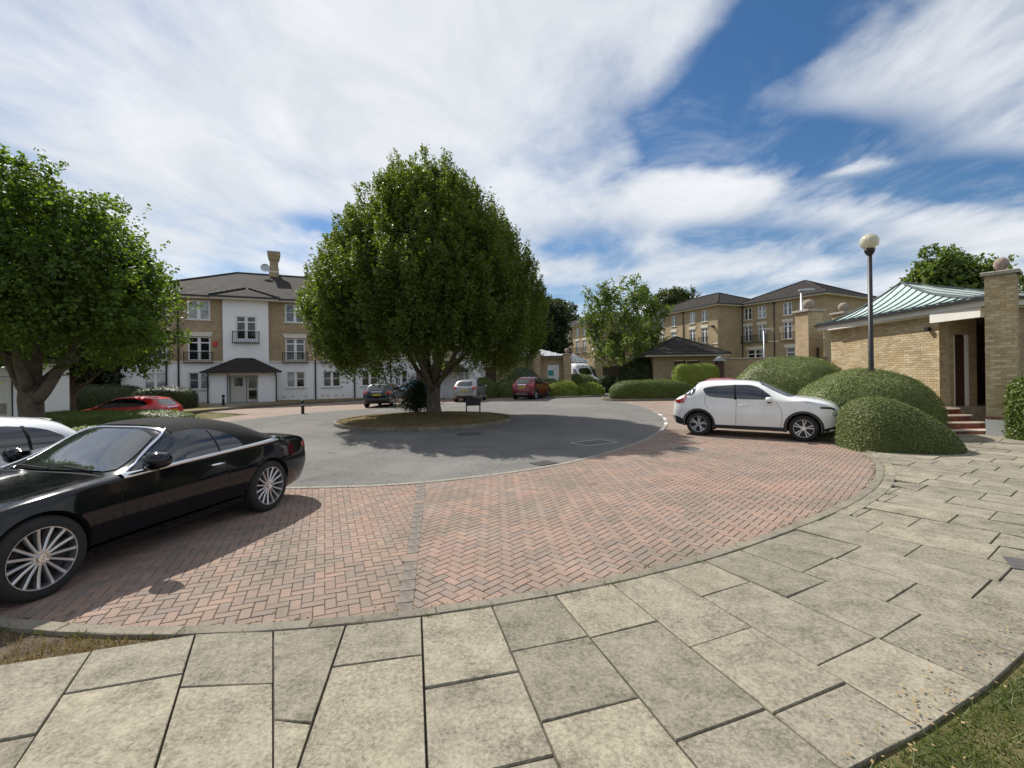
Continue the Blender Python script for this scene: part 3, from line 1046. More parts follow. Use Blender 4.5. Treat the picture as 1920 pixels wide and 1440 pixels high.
tip = P + np.stack([RNG.normal(0, 0.03, n), RNG.normal(0, 0.03, n), RNG.uniform(0.02, 0.07, n)], 1)
link('grass', fast_mesh('grass', np.stack([P - d, P + d, tip], 1).reshape(-1, 3), 3), 'blade_dry', island, 'stuff')

# ---- grass verge with kerb in front of the left building
verge = Curve([(-16.9, 24.3), (-16.6, 25.7), (-15.8, 28.6), (-14.7, 31.2), (-13.0, 33.4), (-11.3, 35.4), (-10.0, 37.2)])
vg = bpy.data.objects.new('verge', None); COL.objects.link(vg); vg['kind'] = 'structure'
sheet('turf', [tuple(p) for p in verge.q[::3]] + [(-10.6, 38.6), (-26.4, 31.6), (-25, 27), (-20, 24.8)], 0.11, 'turf_dry', kind=None, parent=vg)
sheet('porch_paving', [(-18.0, 27.2), (-16.6, 27.4), (-17.0, 30.2), (-16.2, 32.4), (-18.6, 34.6), (-22.3, 32.8), (-20.6, 30.2), (-19.2, 29.8)], 0.118, 'slab', kind=None, parent=vg)
stones(verge, vg, 'kerb_stone', 0.9, -0.01, -0.14, 0.0, 0.125, 'kerb_stone')

# ================================================================== BUILDINGS
def wall_open(m, x0, x1, z0, z1, opens, y0, y1):
    """wall slab (front at y0) with rectangular openings (ox0, ox1, oz0, oz1)"""
    xs = sorted(set([x0, x1] + [v for o in opens for v in o[:2] if x0 < v < x1]))
    for a, b in zip(xs[:-1], xs[1:]):
        c = (a + b) / 2
        cuts = sorted((max(z0, o[2]), min(z1, o[3])) for o in opens if o[0] < c < o[1] and o[3] > z0 and o[2] < z1)
        z = z0
        for lo, hi in cuts:
            if lo > z + 1e-4: m.box(a, b, y0, y1, z, lo)
            z = max(z, hi)
        if z1 > z + 1e-4: m.box(a, b, y0, y1, z, z1)


def window(par, xc, z0, wd, h, y, kind='casement', glass='pane_mid', sill=True, mat='upvc'):
    """window set into an opening, outside face of the wall at y; opens > frame, pane, sill"""
    e = empty('window', par, (xc, y + 0.07, z0))
    f = MB(); t_ = 0.06
    x0, x1 = -wd / 2 + 0.004, wd / 2 - 0.004
    f.box(x0, x1, 0, 0.07, 0.002, t_); f.box(x0, x1, 0, 0.07, h - t_, h - 0.002)
    f.box(x0, x0 + t_, 0.001, 0.069, t_, h - t_); f.box(x1 - t_, x1, 0.001, 0.069, t_, h - t_)
    f.box(-0.05, 0.05, -0.006, 0.064, t_, h - t_)
    hh = h - t_
    if kind == 'french':
        hz = h * 0.76
        f.box(x0 + t_, x1 - t_, -0.004, 0.06, hz - 0.04, hz + 0.04)
        bars = [h * 0.40]
    else:
        bars = [h * 0.55]
    for bz in bars:
        f.box(x0 + t_, -0.05, 0.004, 0.05, bz - 0.018, bz + 0.018); f.box(0.05, x1 - t_, 0.004, 0.05, bz - 0.018, bz + 0.018)
    for s in (-1, 1):
        xa, xb = (x0 + t_, -0.05) if s < 0 else (0.05, x1 - t_)
        f.box(xa, xa + 0.045, 0.008, 0.06, t_, hh); f.box(xb - 0.045, xb, 0.008, 0.06, t_, hh)
    f.build('frame', mat, e)
    for s in (-1, 1):
        xa, xb = (x0 + t_, -0.04) if s < 0 else (0.04, x1 - t_)
        g = glass if isinstance(glass, str) else glass[(s + 1) // 2]
        MB().box(xa, xb, 0.035, 0.045, t_, h - t_).build('pane', g, e)
    if sill:
        MB().box(-wd / 2 - 0.09, wd / 2 + 0.09, -0.14, 0.0, -0.09, -0.003).build('sill', 'trim_cream', e)
    return e


def balconette(par, xc, z, wd, h, y, dep=0.28):
    b = MB()
    for zz_ in (z, z + h): b.box(xc - wd / 2, xc + wd / 2, y - dep, y - dep + 0.03, zz_ - 0.02, zz_ + 0.02)
    for s in (-1, 1):
        for zz_ in (z, z + h): b.box(xc + s * wd / 2 - 0.015, xc + s * wd / 2 + 0.015, y - dep + 0.03, y, zz_ - 0.02, zz_ + 0.02)
        b.box(xc + s * (wd / 2 - 0.01) - 0.025, xc + s * (wd / 2 - 0.01) + 0.025, y - dep - 0.012, y - dep + 0.042, z - 0.06, z + h + 0.07)
    n = int(wd / 0.12)
    for k in range(1, n): b.box(xc - wd / 2 + wd * k / n - 0.009, xc - wd / 2 + wd * k / n + 0.009, y - dep + 0.006, y - dep + 0.024, z + 0.02, z + h - 0.02)
    b.box(xc - wd / 2 + 0.02, xc + wd / 2 - 0.02, y - dep + 0.032, y, z - 0.03, z - 0.022)
    b.build('balcony_rail', 'iron_black', par)


def slope(m, A, B, C, D, n, lift=0.02):
    A, B, C, D = map(Vector, (A, B, C, D))
    nn = (B - A).cross(D - A)
    if nn.length < 1e-6: nn = (B - A).cross(C - A)
    nn.normalize()
    if nn.z < 0: nn = -nn
    prev = None
    for k in range(n):
        t0, t1 = k / n, (k + 1) / n
        a, b = A.lerp(D, t0) + nn * lift, B.lerp(C, t0) + nn * lift
        c, d = B.lerp(C, t1), A.lerp(D, t1)
        m.quad(a, b, c, d)
        if prev: m.quad(prev[0], prev[1], b, a)
        else: m.quad(A, B, b, a)
        prev = (d, c)


def hip_roof(par, x0, x1, y0, y1, ze, zr, rx0, rx1, ry=None, n=16, name='roof', mat='roof_slate', lift=0.02, gutter=True, soffit=0.35):
    ry = (y0 + y1) / 2 if ry is None else ry
    m = MB()
    R0, R1 = (rx0, ry, zr), (rx1, ry, zr)
    slope(m, (x0, y0, ze), (x1, y0, ze), R1, R0, n, lift)
    slope(m, (x1, y1, ze), (x0, y1, ze), R0, R1, n, lift)
    slope(m, (x0, y1, ze), (x0, y0, ze), R0, R0, n, lift)
    slope(m, (x1, y0, ze), (x1, y1, ze), R1, R1, n, lift)
    r = m.build(name, mat, par)
    h = MB()
    for a, b in (((x0, y0, ze), R0), ((x1, y0, ze), R1), ((x0, y1, ze), R0), ((x1, y1, ze), R1), (R0, R1)):
        a, b = Vector(a), Vector(b)
        if (a - b).length > 0.05: h.tube([a + Vector((0, 0, 0.03)), b + Vector((0, 0, 0.03))], 0.09 if x1 - x0 > 6 else 0.06, 6)
    h.build('ridge_tiles', mat, r)
    if gutter:
        g = MB()
        g.box(x0 - 0.10, x1 + 0.10, y0 - 0.10, y0 - 0.002, ze - 0.10, ze + 0.02); g.box(x0 - 0.10, x1 + 0.10, y1 + 0.002, y1 + 0.10, ze - 0.10, ze + 0.02)
        g.box(x0 - 0.10, x0 - 0.002, y0, y1, ze - 0.10, ze + 0.02); g.box(x1 + 0.002, x1 + 0.10, y0, y1, ze - 0.10, ze + 0.02)
        g.build('gutter', 'gutter_black', r)
        s = MB()
        s.box(x0 + 0.001, x1 - 0.001, y0 + 0.001, y1 - 0.001, ze - 0.04 - soffit * 0.5, ze - 0.012)
        s.build('soffit', 'trim_cream', r)
    return r


def downpipe(par, x, y, z0, z1):
    m = MB().tube([(x, y - 0.07, z0), (x, y - 0.07, z1)], 0.055, 8)
    m.box(x - 0.10, x + 0.10, y - 0.18, y - 0.002, z1 - 0.02, z1 + 0.18)
    m.build('downpipe', 'gutter_black', par, smooth=False)


# ---------------- left apartment block
ang = math.atan2(0.408, 0.913)
bl = thing('apartment_block', 'three storey block in white render and yellow brick with grey tiled roof, left', 'building', (-26.4, 31.3, 0), ang)
LB = 17.6
cols = [1.9, 4.47, 10.7, 13.3, 16.2]
og = [(c - 0.68, c + 0.68, 1.06, 2.26) for c in cols]
of = [(c - 0.7, c + 0.7, 3.14, 4.8) for c in cols]
ot = [(c - 0.7, c + 0.7, 6.06, 7.44) for c in cols]
m = MB(); wall_open(m, 0, LB, -0.5, 2.95, og, 0, 0.3)
m.box(0, 0.3, 0.3, 12, -0.5, 2.95); m.box(LB - 0.3, LB, 0.3, 12, -0.5, 2.95); m.box(0, LB, 12, 12.3, -0.5, 2.95)
m.build('rendered_wall', 'render_white', bl)
m = MB(); wall_open(m, 0, LB, 3.1, 7.6, of + ot, 0.02, 0.32)
m.box(0.02, 0.3, 0.32, 12, 3.1, 7.6); m.box(LB - 0.3, LB - 0.02, 0.32, 12, 3.1, 7.6); m.box(0, LB, 12, 12.3, 3.1, 7.6)
m.build('brick_wall', 'stock_brick_far', bl)
MB().box(-0.04, LB + 0.04, -0.05, 0.3, 2.95, 3.1).build('string_course', 'trim_cream', bl)
MB().box(0.4, LB - 0.4, 0.6, 11.6, -0.3, 7.5).build('interior', 'interior_dark', bl)
gl = ['pane_net', 'pane_mid', 'pane_dark']
for i, c in enumerate(cols):
    window(bl, c, 1.06, 1.36, 1.2, 0.0, 'casement', [('pane_net', 'pane_net'), ('pane_mid', 'pane_net'), ('pane_net', 'pane_dark'), ('pane_mid', 'pane_dark'), ('pane_dark', 'pane_dark')][i])
    window(bl, c, 3.14, 1.4, 1.66, 0.02, 'french', ['pane_mid', 'pane_dark', 'pane_dark', 'pane_mid', 'pane_dark'][i], sill=False)
    window(bl, c, 6.06, 1.4, 1.38, 0.02, 'casement', ['pane_net', 'pane_net', 'pane_mid', 'pane_mid', 'pane_net'][i])
    MB().prism([(c - 0.78, 4.84), (c + 0.78, 4.84), (c + 0.84, 5.16), (c - 0.84, 5.16)], 0, 0.06).build('lintel', 'trim_cream', bl).matrix_local = Matrix.Rotation(rad(90), 4, 'X') @ Matrix.Translation((0, 0, 0))
    balconette(bl, c, 2.98, 1.75, 0.72, 0.02)
for x, z1 in ((2.55, 2.9), (3.25, 7.4), (12.1, 7.4), (15.0, 7.4)): downpipe(bl, x, 0, 0.05, z1)
# projecting white bay
m = MB(); wall_open(m, 5.97, 8.9, 0.0, 7.55, [(6.77, 8.13, 4.67, 6.35)], -0.28, 0.0)
m.build('white_bay', 'render_white', bl)
MB().box(6.7, 8.2, 0.001, 0.015, 4.6, 6.4).build('bay_recess', 'interior_dark', bl)
window(bl, 7.45, 4.67, 1.36, 1.68, -0.28, 'french', 'pane_dark', sill=False)
balconette(bl, 7.45, 4.42, 1.7, 0.78, -0.28)
hip_roof(bl, -0.45, LB + 0.45, -0.45, 12.75, 7.74, 10.75, 6.2, 12.5, n=22)
# small hipped roof over the bay, running back into the main slope
m = MB()
slope(m, (5.2, -0.85, 7.72), (9.7, -0.85, 7.72), (7.55, 0.55, 8.55), (7.35, 0.55, 8.55), 6, 0.008)
slope(m, (5.2, 0.3, 7.95), (5.2, -0.85, 7.72), (7.35, 0.55, 8.55), (7.35, 1.6, 8.55), 6, 0.008)
slope(m, (9.7, -0.85, 7.72), (9.7, 0.3, 7.95), (7.55, 1.6, 8.55), (7.55, 0.55, 8.55), 6, 0.008)
r = m.build('bay_roof', 'roof_slate', bl)
hh_ = MB()
for xa, xb in ((5.2, 7.35), (9.7, 7.55)): hh_.tube([(xa, -0.87, 7.76), (xb, 0.53, 8.58)], 0.045, 6)
hh_.build('ridge_tiles', 'roof_slate', r)
MB().box(5.2, 9.7, -0.95, -0.852, 7.62, 7.74).build('gutter', 'gutter_black', r)
MB().box(5.3, 9.6, -0.85, -0.46, 7.5, 7.7).build('soffit', 'trim_cream', r)
# chimney and dish
ch = MB()
ch.box(-0.36, 0.36, -0.36, 0.36, 9.6, 11.3)
ch.box(-0.32, 0.32, -0.32, 0.32, 11.3, 11.9); ch.box(-0.37, 0.37, -0.37, 0.37, 11.9, 12.05); ch.box(-0.43, 0.43, -0.43, 0.43, 12.05, 12.3)
ch.box(-0.48, 0.48, -0.48, 0.48, 12.3, 12.55)
co = ch.build('chimney', 'stock_brick_far', bl); co.location = (9.0, 6.15, 0.1)
cap_ = MB().box(-0.5, 0.5, -0.5, 0.5, 12.55, 12.68).build('chimney_cap', 'stone_cap', co)
MB().box(-0.38, 0.38, -0.38, 0.38, 10.85, 10.98).build('chimney_band', 'trim_cream', co)
ds = MB().lathe([(0.0, 0.0), (0.15, 0.015), (0.3, 0.06), (0.36, 0.09)], 20, Matrix.Translation((8.35, 5.6, 11.25)) @ Matrix.Rotation(rad(80), 4, 'X'))
ds.tube([(8.35, 5.65, 11.25), (8.65, 6.0, 11.0)], 0.03, 6)
ds.build('satellite_dish', 'galvanised', bl, smooth=True)
MB().box(5.32, 5.6, -0.08, -0.001, 4.15, 4.5).build('alarm_box', 'alarm_red', bl)
for c in (9.4, 9.9, 10.5, 11.4, 12.6, 13.0, 13.6, 14.1):
    MB().box(c - 0.11, c + 0.11, -0.02, 0.0, 0.28, 0.46).build('air_vent', 'trim_cream', bl)
MB().box(9.0, 10.2, -0.05, -0.001, 0.98, 0.985)
# porch
pc = 7.35
m = MB()
m.box(pc - 2.0, pc - 0.93, -1.7, -0.3, 0, 2.2); m.box(pc + 0.93, pc + 2.0, -1.7, -0.3, 0, 2.2)
m.box(pc - 0.93, pc + 0.93, -1.7, -1.5, 2.02, 2.2)
m.build('porch_wall', 'render_white', bl)
MB().box(pc - 2.0, pc + 2.0, -1.72, -1.705, 2.08, 2.2).build('porch_fascia', 'trim_cream', bl)
dr = MB()
for x0, x1 in ((pc - 0.86, pc + 0.12), (pc + 0.16, pc + 0.86)): dr.box(x0, x1, -0.9, -0.84, 0.12, 2.0)
dd = dr.build('entrance_door', 'paint_cream', bl)
MB().box(pc - 0.62, pc - 0.10, -0.915, -0.902, 1.25, 1.85).build('door_glass', 'pane_mid', dd)
MB().box(pc + 0.28, pc + 0.78, -0.915, -0.902, 0.3, 0.95).build('door_glass', 'pane_dark', dd)
MB().box(pc + 0.28, pc + 0.78, -0.915, -0.902, 1.1, 1.9).build('door_glass', 'pane_mid', dd)
MB().box(pc - 0.93, pc + 0.93, -1.6, -0.5, 0.0, 0.12).build('threshold', 'stone_cap', bl)
for x in (pc - 2.1, pc + 2.1): MB().tube([(x, -1.78, 0.0), (x, -1.78, 1.9), (x * 1 + (0.28 if x > pc else -0.28) * -0.2, -1.85, 2.1), (x, -2.0, 2.2)], 0.045, 8).build('downpipe', 'gutter_black', bl)
MB().tube([(pc - 0.93, -1.76, 0.0), (pc - 0.93, -1.76, 2.15)], 0.03, 6).build('downpipe', 'gutter_black', bl)
m = MB()
slope(m, (pc - 2.42, -2.1, 2.3), (pc + 2.42, -2.1, 2.3), (pc + 0.5, -0.35, 3.3), (pc - 0.5, -0.35, 3.3), 8, 0.03)
slope(m, (pc - 2.42, -0.29, 2.3), (pc - 2.42, -2.1, 2.3), (pc - 0.5, -0.35, 3.3), (pc - 0.5, -0.29, 3.3), 8, 0.03)
slope(m, (pc + 2.42, -2.1, 2.3), (pc + 2.42, -0.29, 2.3), (pc + 0.5, -0.29, 3.3), (pc + 0.5, -0.35, 3.3), 8, 0.03)
r = m.build('porch_roof', 'roof_slate', bl)
MB().box(pc - 2.5, pc + 2.5, -2.2, -2.102, 2.2, 2.31).build('gutter', 'gutter_black', r)
MB().box(pc - 2.4, pc + 2.4, -2.09, -0.29, 2.2, 2.28).build('soffit', 'trim_cream', r)

# ---------------- second wing behind the big tree
a2 = math.atan2(-0.2, 0.98)
b2 = thing('apartment_wing', 'white and brick wing with small tiled porch, half hidden behind the round tree', 'building', (-10.3, 38.3, 0), a2)
L2 = 7.7
cols2 = [1.2, 3.3, 6.6]
o1 = [(c - 0.6, c + 0.6, 1.0, 2.3) for c in cols2[:2]] + [(6.1, 7.1, 0.9, 2.4)]
m = MB(); wall_open(m, 0, L2, -0.3, 2.95, o1, 0, 0.3); m.box(L2 - 0.3, L2, 0.3, 10, -0.3, 2.95); m.box(0, 0.3, 0.3, 10, -0.3, 2.95)
m.build('rendered_wall', 'render_white', b2)
m = MB(); wall_open(m, 0, L2, 3.1, 7.6, [(c - 0.6, c + 0.6, z, z + 1.4) for c in cols2 for z in (3.3, 6.0)], 0.02, 0.3); m.box(L2 - 0.3, L2 - 0.02, 0.3, 10, 3.1, 7.6); m.box(0.02, 0.3, 0.3, 10, 3.1, 7.6)
m.build('brick_wall', 'stock_brick_far', b2)
MB().box(-0.04, L2 + 0.04, -0.05, 0.3, 2.95, 3.1).build('string_course', 'trim_cream', b2)
MB().box(0.4, L2 - 0.4, 0.6, 9.6, -0.2, 7.5).build('interior', 'interior_dark', b2)
for c in cols2[:2]: window(b2, c, 1.0, 1.2, 1.3, 0, 'casement', ('pane_net', 'pane_dark'))
window(b2, 6.6, 0.9, 1.0, 1.5, 0, 'casement', 'pane_net')
for c in cols2:
    for z in (3.3, 6.0): window(b2, c, z, 1.2, 1.4, 0.02, 'casement', 'pane_mid')
downpipe(b2, 0.35, 0, 0, 7.4)
hip_roof(b2, -0.4, L2 + 0.4, -0.4, 10.4, 7.72, 10.2, 3.4, 4.3, n=18)
MB().box(4.0, 4.9, -1.4, -0.002, 0, 2.1).build('porch_wall', 'render_white', b2)
m = MB()
slope(m, (3.4, -1.8, 2.2), (7.0, -1.8, 2.2), (5.6, -0.3, 3.0), (4.8, -0.3, 3.0), 7, 0.03)
slope(m, (3.4, -0.01, 2.2), (3.4, -1.8, 2.2), (4.8, -0.3, 3.0), (4.8, -0.01, 3.0), 7, 0.03)
slope(m, (7.0, -1.8, 2.2), (7.0, -0.01, 2.2), (5.6, -0.01, 3.0), (5.6, -0.3, 3.0), 7, 0.03)
m.box(3.4, 7.0, -1.79, -0.01, 2.1, 2.19)
m.build('porch_roof', 'roof_slate', b2)

# ---------------- garage wall far left
gb = thing('garage_block', 'low white garage building with panelled double doors behind the left tree', 'building', (-22.9, 15.3, 0), rad(43))
m = MB(); wall_open(m, -1.0, 5.2, -0.5, 2.35, [(0.9, 4.4, -0.5, 2.0)], 0, 0.3); m.box(-1, 5.2, 0.4, 5, -0.5, 2.35); m.box(5.2, 6.0, -0.5, 5, -0.5, 2.5)
m.build('wall', 'render_white', gb)
for k in range(4):
    d_ = MB().box(0.92 + k * 0.86, 1.76 + k * 0.86, 0.08, 0.14, -0.5, 1.98).build('door_panel', 'paint_cream', gb)
    for q in range(5): MB().box(0.97 + k * 0.86 + q * 0.16, 1.08 + k * 0.86 + q * 0.16, 0.068, 0.081, -0.4, 1.9).build('board', 'paint_cream', d_)
MB().box(3.9, 4.2, 0.02, 0.07, 0.55, 0.95).build('vent_grille', 'stone_cap', gb)
MB().box(-1.3, 6.3, -0.8, 5.2, 2.5, 2.7).build('roof', 'roof_slate', gb)

# ---------------- brick garage with pale metal roof behind the cars
gm = thing('brick_garage', 'low yellow brick garage with pale standing seam roof behind the red car', 'building', (-2.6, 39.2, 0.2), rad(-4))
m = MB(); wall_open(m, -0.6, 7.0, -0.3, 3.0, [(0.2, 1.3, -0.3, 2.3), (5.55, 6.55, -0.3, 2.45)], 0, 0.3); m.box(-0.6, -0.3, 0.3, 6, -0.3, 3.0); m.box(6.7, 7.0, 0.3, 6, -0.3, 3.0)
m.build('wall', 'stock_brick_far', gm)
MB().box(0.25, 1.25, 0.12, 0.16, -0.3, 2.28).build('door', 'wood_brown', gm)
dd = MB().box(5.58, 6.52, 0.1, 0.15, -0.3, 2.42).build('door', 'paint_white', gm)
MB().box(5.66, 6.1, 0.085, 0.098, 1.5, 1.95).build('sign', 'sign_teal', dd)
MB().box(6.38, 6.42, 0.05, 0.098, 0.95, 1.1).build('handle', 'iron_black', dd)
r = MB()
A, B, C_, D = (-0.9, -0.4, 3.12), (7.3, -0.4, 3.12), (7.3, 6.4, 3.12), (-0.9, 6.4, 3.12)
ap = (1.6, 3.0, 4.75)
for p, q in ((A, B), (B, C_), (C_, D), (D, A)): r.add([p, q, ap], [(0, 1, 2)])
ro = r.build('roof', 'copper_roof', gm)
ro.data.materials.clear(); ro.data.materials.append(MATS['galvanised'])
for k in range(1, 16):
    x = A[0] + (B[0] - A[0]) * k / 16
    # seams run square to the eave until they meet a hip
    f = min((x - A[0]) / (ap[0] - A[0]), (B[0] - x) / (B[0] - ap[0]))
    MB().tube([(x, A[1], 3.14), (x, A[1] + (ap[1] - A[1]) * f, 3.14 + (ap[2] - 3.12) * f)], 0.035, 5).build('seam', 'trim_cream', ro)
MB().box(-0.98, 7.38, -0.5, -0.402, 3.02, 3.14).build('gutter', 'gutter_black', gm)
MB().tube([(3.9, -0.08, -0.3), (3.9, -0.08, 2.9), (4.0, -0.4, 3.05)], 0.05, 6).build('downpipe', 'gutter_black', gm)


def ball_pier(name, label, loc, wd, h, ball=0.24, rz=0.0, brick='stock_brick_far', body=True):
    o = thing(name, label, 'brick pier', loc, rz)
    if body: MB().box(-wd / 2, wd / 2, -wd / 2, wd / 2, -0.2, h).build('shaft', brick, o)
    c = MB().bbox(-wd / 2 - 0.09, wd / 2 + 0.09, -wd / 2 - 0.09, wd / 2 + 0.09, h, h + 0.10, 0.02)
    c.build('cap', 'stone_cap', o)
    b = MB()
    pr = [(0.10, 0.0), (0.13, 0.03)] + [(ball * math.sin(a), ball * 1.0 - ball * math.cos(a) * 1.0 + 0.03) for a in np.linspace(0.5, PI - 0.001, 12)]
    b.lathe(pr, 18, Matrix.Translation((0, 0, h + 0.10)))
    b.build('ball_finial', 'stone_ball', o, smooth=True)
    return o


ball_pier('brick_pier', 'brick pier with stone ball left of the white garage door', (2.05, 38.6, 0.2), 0.62, 3.45, 0.2)
ball_pier('brick_pier', 'plain brick pier with ball between white garage door and van', (4.55, 38.2, 0.2), 0.6, 3.2, 0.2)

# ---------------- terrace across the far right (three staggered wings on higher ground)


def terrace(name, label, loc, rz, L, dep, zb, ze, zr, cols, gcols=()):
    b = thing(name, label, 'building', loc, rz)
    z1 = zb + 3.1
    of = [(c - 0.5, c + 0.5, z1 + 0.1, z1 + 1.95) for c in cols]
    ot = [(c - 0.5, c + 0.5, ze - 1.75, ze - 0.35) for c in cols]
    og = [(c - 1.0, c + 1.0, zb + 0.1, zb + 2.2) for c in gcols]
    m = MB(); wall_open(m, 0, L, -0.5, ze, of + ot + og, 0, 0.3)
    m.box(0, 0.3, 0.3, dep, -0.5, ze); m.box(L - 0.3, L, 0.3, dep, -0.5, ze); m.box(0.3, L - 0.3, dep - 0.3, dep, -0.5, ze)
    m.build('wall', 'stock_brick_far', b)
    MB().box(0.4, L - 0.4, 0.5, dep - 0.5, -0.4, ze - 0.1).build('interior', 'interior_dark', b)
    MB().box(-0.04, L + 0.04, -0.05, 0.05, z1 - 0.12, z1).build('string_course', 'trim_cream', b)
    k = 0
    for c in cols:
        k += 1
        window(b, c, z1 + 0.1, 1.0, 1.85, 0, 'french', ['pane_dark', 'pane_mid', 'pane_dark'][k % 3], sill=False)
        MB().box(c - 0.62, c + 0.62, -0.05, 0.02, z1 + 1.97, z1 + 2.3).build('lintel', 'trim_cream', b)
        window(b, c, ze - 1.75, 1.0, 1.4, 0, 'casement', ['pane_mid', 'pane_dark', 'pane_net'][k % 3])
        balconette(b, c, z1 - 0.05, 1.5, 0.85, 0)
    for c in gcols:
        window(b, c, zb + 0.1, 2.0, 2.1, 0, 'french', 'pane_dark', sill=False)
        MB().box(c - 1.15, c + 1.15, -0.05, 0.02, zb + 2.22, zb + 2.6).build('lintel', 'trim_cream', b)
    hip_roof(b, -0.5, L + 0.5, -0.5, dep + 0.5, ze + 0.12, zr, min(dep / 2, L / 2 - 0.1), max(L - dep / 2, L / 2 + 0.1), n=20)
    return b


def frame_from(p, q):
    return math.atan2(q[1] - p[1], q[0] - p[0])


TZ = 2.2
tA = terrace('terrace_house', 'farthest brick terrace wing with grey roof, left of the young tree', (7.8, 84.0, 0), math.atan2(-0.919, 0.394), 14.5, 10, TZ, 9.8, 12.3, [2.4, 4.5, 7.9, 10.0, 13.0])
tB = terrace('terrace_house', 'middle brick terrace wing with grey roof, right of the young tree', (19.5, 68.5, 0), math.atan2(-0.94, 0.34), 14.45, 9.6, TZ, 9.8, 12.2, [1.0, 2.5, 4.2, 6.7, 10.2, 12.3])
tC = terrace('terrace_house', 'nearest brick terrace wing with balconies, behind the grey street lamps', (27.9, 56.4, 0), math.atan2(-0.88, 0.47), 9.5, 10, TZ, 9.8, 12.4, [0.94, 2.7, 5.7, 7.4], [1.8, 6.5])
for t_, xs in ((tA, (6.1,)), (tB, (8.6,)), (tC, (0.25, 4.2))):
    for x in xs: downpipe(t_, x, 0, 0, 9.5)
MB().box(13.6, 13.95, -0.3, -0.002, 7.2, 7.4).build('wall_lamp', 'iron_black', tB)

# ---------------- bin store with tiled hipped roof
bs = thing('bin_store', 'small brick store with dark brown doors under a tiled hipped roof', 'outbuilding', (11.9, 40.0, 0.1), rad(-3))
m = MB(); wall_open(m, 0.3, 6.1, -0.3, 3.2, [(2.05, 4.2, -0.3, 2.75)], 0, 0.3); m.box(0.3, 0.6, 0.3, 5, -0.3, 3.2); m.box(5.8, 6.1, 0.3, 5, -0.3, 3.2)
m.build('wall', 'stock_brick_far', bs)
for x0, x1 in ((2.08, 3.1), (3.14, 4.17)):
    d_ = MB().box(x0, x1, 0.1, 0.16, -0.3, 2.72).build('door', 'wood_brown', bs)
    for k in range(6): MB().box(x0 + 0.02 + k * 0.165, x0 + 0.155 + k * 0.165, 0.085, 0.101, -0.25, 2.68).build('board', 'wood_brown', d_)
MB().box(2.75, 3.05, 0.06, 0.084, 1.75, 2.15).build('notice', 'paper', bs)
hip_roof(bs, -0.5, 6.4, -0.9, 5.6, 3.32, 4.9, 2.85, 3.05, n=12, lift=0.035)

# ---------------- boundary wall right of it
bw = thing('boundary_wall', 'brown brick boundary wall with dark coping behind the clipped mounds', 'wall', (17.6, 38.6, 0), math.atan2(-2.0, 5.0))
MB().box(0, 7.4, 0, 0.25, -0.3, 2.85).build('brickwork', 'stock_brick_far', bw)
for k in range(12): MB().bbox(-0.05 + k * 0.625, 0.565 + k * 0.625, -0.06, 0.31, 2.85, 2.95, 0.02).build('coping_stone', 'stone_cap', bw)
gd = thing('bird_box', 'small grey gabled bird box roof above the boundary wall', 'bird box', (17.0, 38.0, 0))
MB().box(-0.28, 0.28, -0.2, 0.2, 0, 2.75).build('post_box', 'wood_brown', gd)
m = MB(); slope(m, (-0.5, -0.3, 2.72), (-0.5, 0.3, 2.72), (0, 0.3, 3.1), (0, -0.3, 3.1), 3); slope(m, (0.5, 0.3, 2.72), (0.5, -0.3, 2.72), (0, -0.3, 3.1), (0, 0.3, 3.1), 3); m.add([(-0.5, -0.29, 2.72), (0.5, -0.29, 2.72), (0, -0.29, 3.1)], [(0, 1, 2)])
m.build('roof', 'galvanised', gd)

# ---------------- timber fence and conservatory behind the van
fc = thing('timber_fence', 'brown close boarded timber fence behind the low hedges', 'fence', (8.9, 45.5, 0.2), rad(-8))
for k in range(30): MB().box(k * 0.16, k * 0.16 + 0.15, 0, 0.02 + 0.008 * (k % 2), 0, 2.35 + random.uniform(-0.01, 0.01)).build('board', 'fence_wood', fc)
for k in range(3): MB().box(k * 2.35, k * 2.35 + 0.1, -0.06, -0.004, 0, 2.45).build('post', 'fence_wood', fc)
cs = thing('conservatory', 'white glazed conservatory with pitched glass roof above the van', 'conservatory', (7.4, 56.0, 1.0), rad(-10))
m = MB()
for k in range(7): m.box(-1.6 + k * 0.53 - 0.03, -1.6 + k * 0.53 + 0.03, -0.03, 0.03, 0, 2.1)
m.box(-1.65, 1.65, -0.04, 0.04, 2.1, 2.22); m.box(-1.65, 1.65, -0.04, 0.04, 1.3, 1.36)
m.box(-1.63, -1.57, 0.04, 3, 0, 2.1); m.box(1.57, 1.63, 0.04, 3, 0, 2.1)
m.build('frame', 'upvc', cs)
MB().box(-1.58, 1.58, 0.05, 0.07, 0, 2.1).build('pane', 'pane_mid', cs)
rf = MB()
for x0, x1 in ((-1.9, 0), (0, 1.9)): rf.add([(x0, -0.35, 2.22), (x1, -0.35, 2.22), (0, 1.4, 3.2)], [(0, 1, 2)])
rf.add([(-1.9, -0.35, 2.22), (0, 1.4, 3.2), (-1.9, 3, 2.22)], [(0, 1, 2)]); rf.add([(1.9, -0.35, 2.22), (0, 1.4, 3.2), (1.9, 3, 2.22)], [(0, 2, 1)])
ro = rf.build('glass_roof', 'pane_net', cs)
for x in (-1.9, -1.25, -0.6, 0, 0.6, 1.25, 1.9): MB().tube([(x, -0.36, 2.25), (0, 1.38, 3.23)], 0.045, 5).build('glazing_bar', 'upvc', ro)
ps = thing('garden_pier', 'stout brick pier with pale coping right of the conservatory', 'brick pier', (10.3, 53.0, 0.5))
MB().box(-0.9, 0.9, -0.4, 0.4, 0, 4.0).build('shaft', 'stock_brick_far', ps)
MB().bbox(-1.05, 1.05, -0.5, 0.5, 4.0, 4.2, 0.04).build('coping', 'trim_cream', ps)
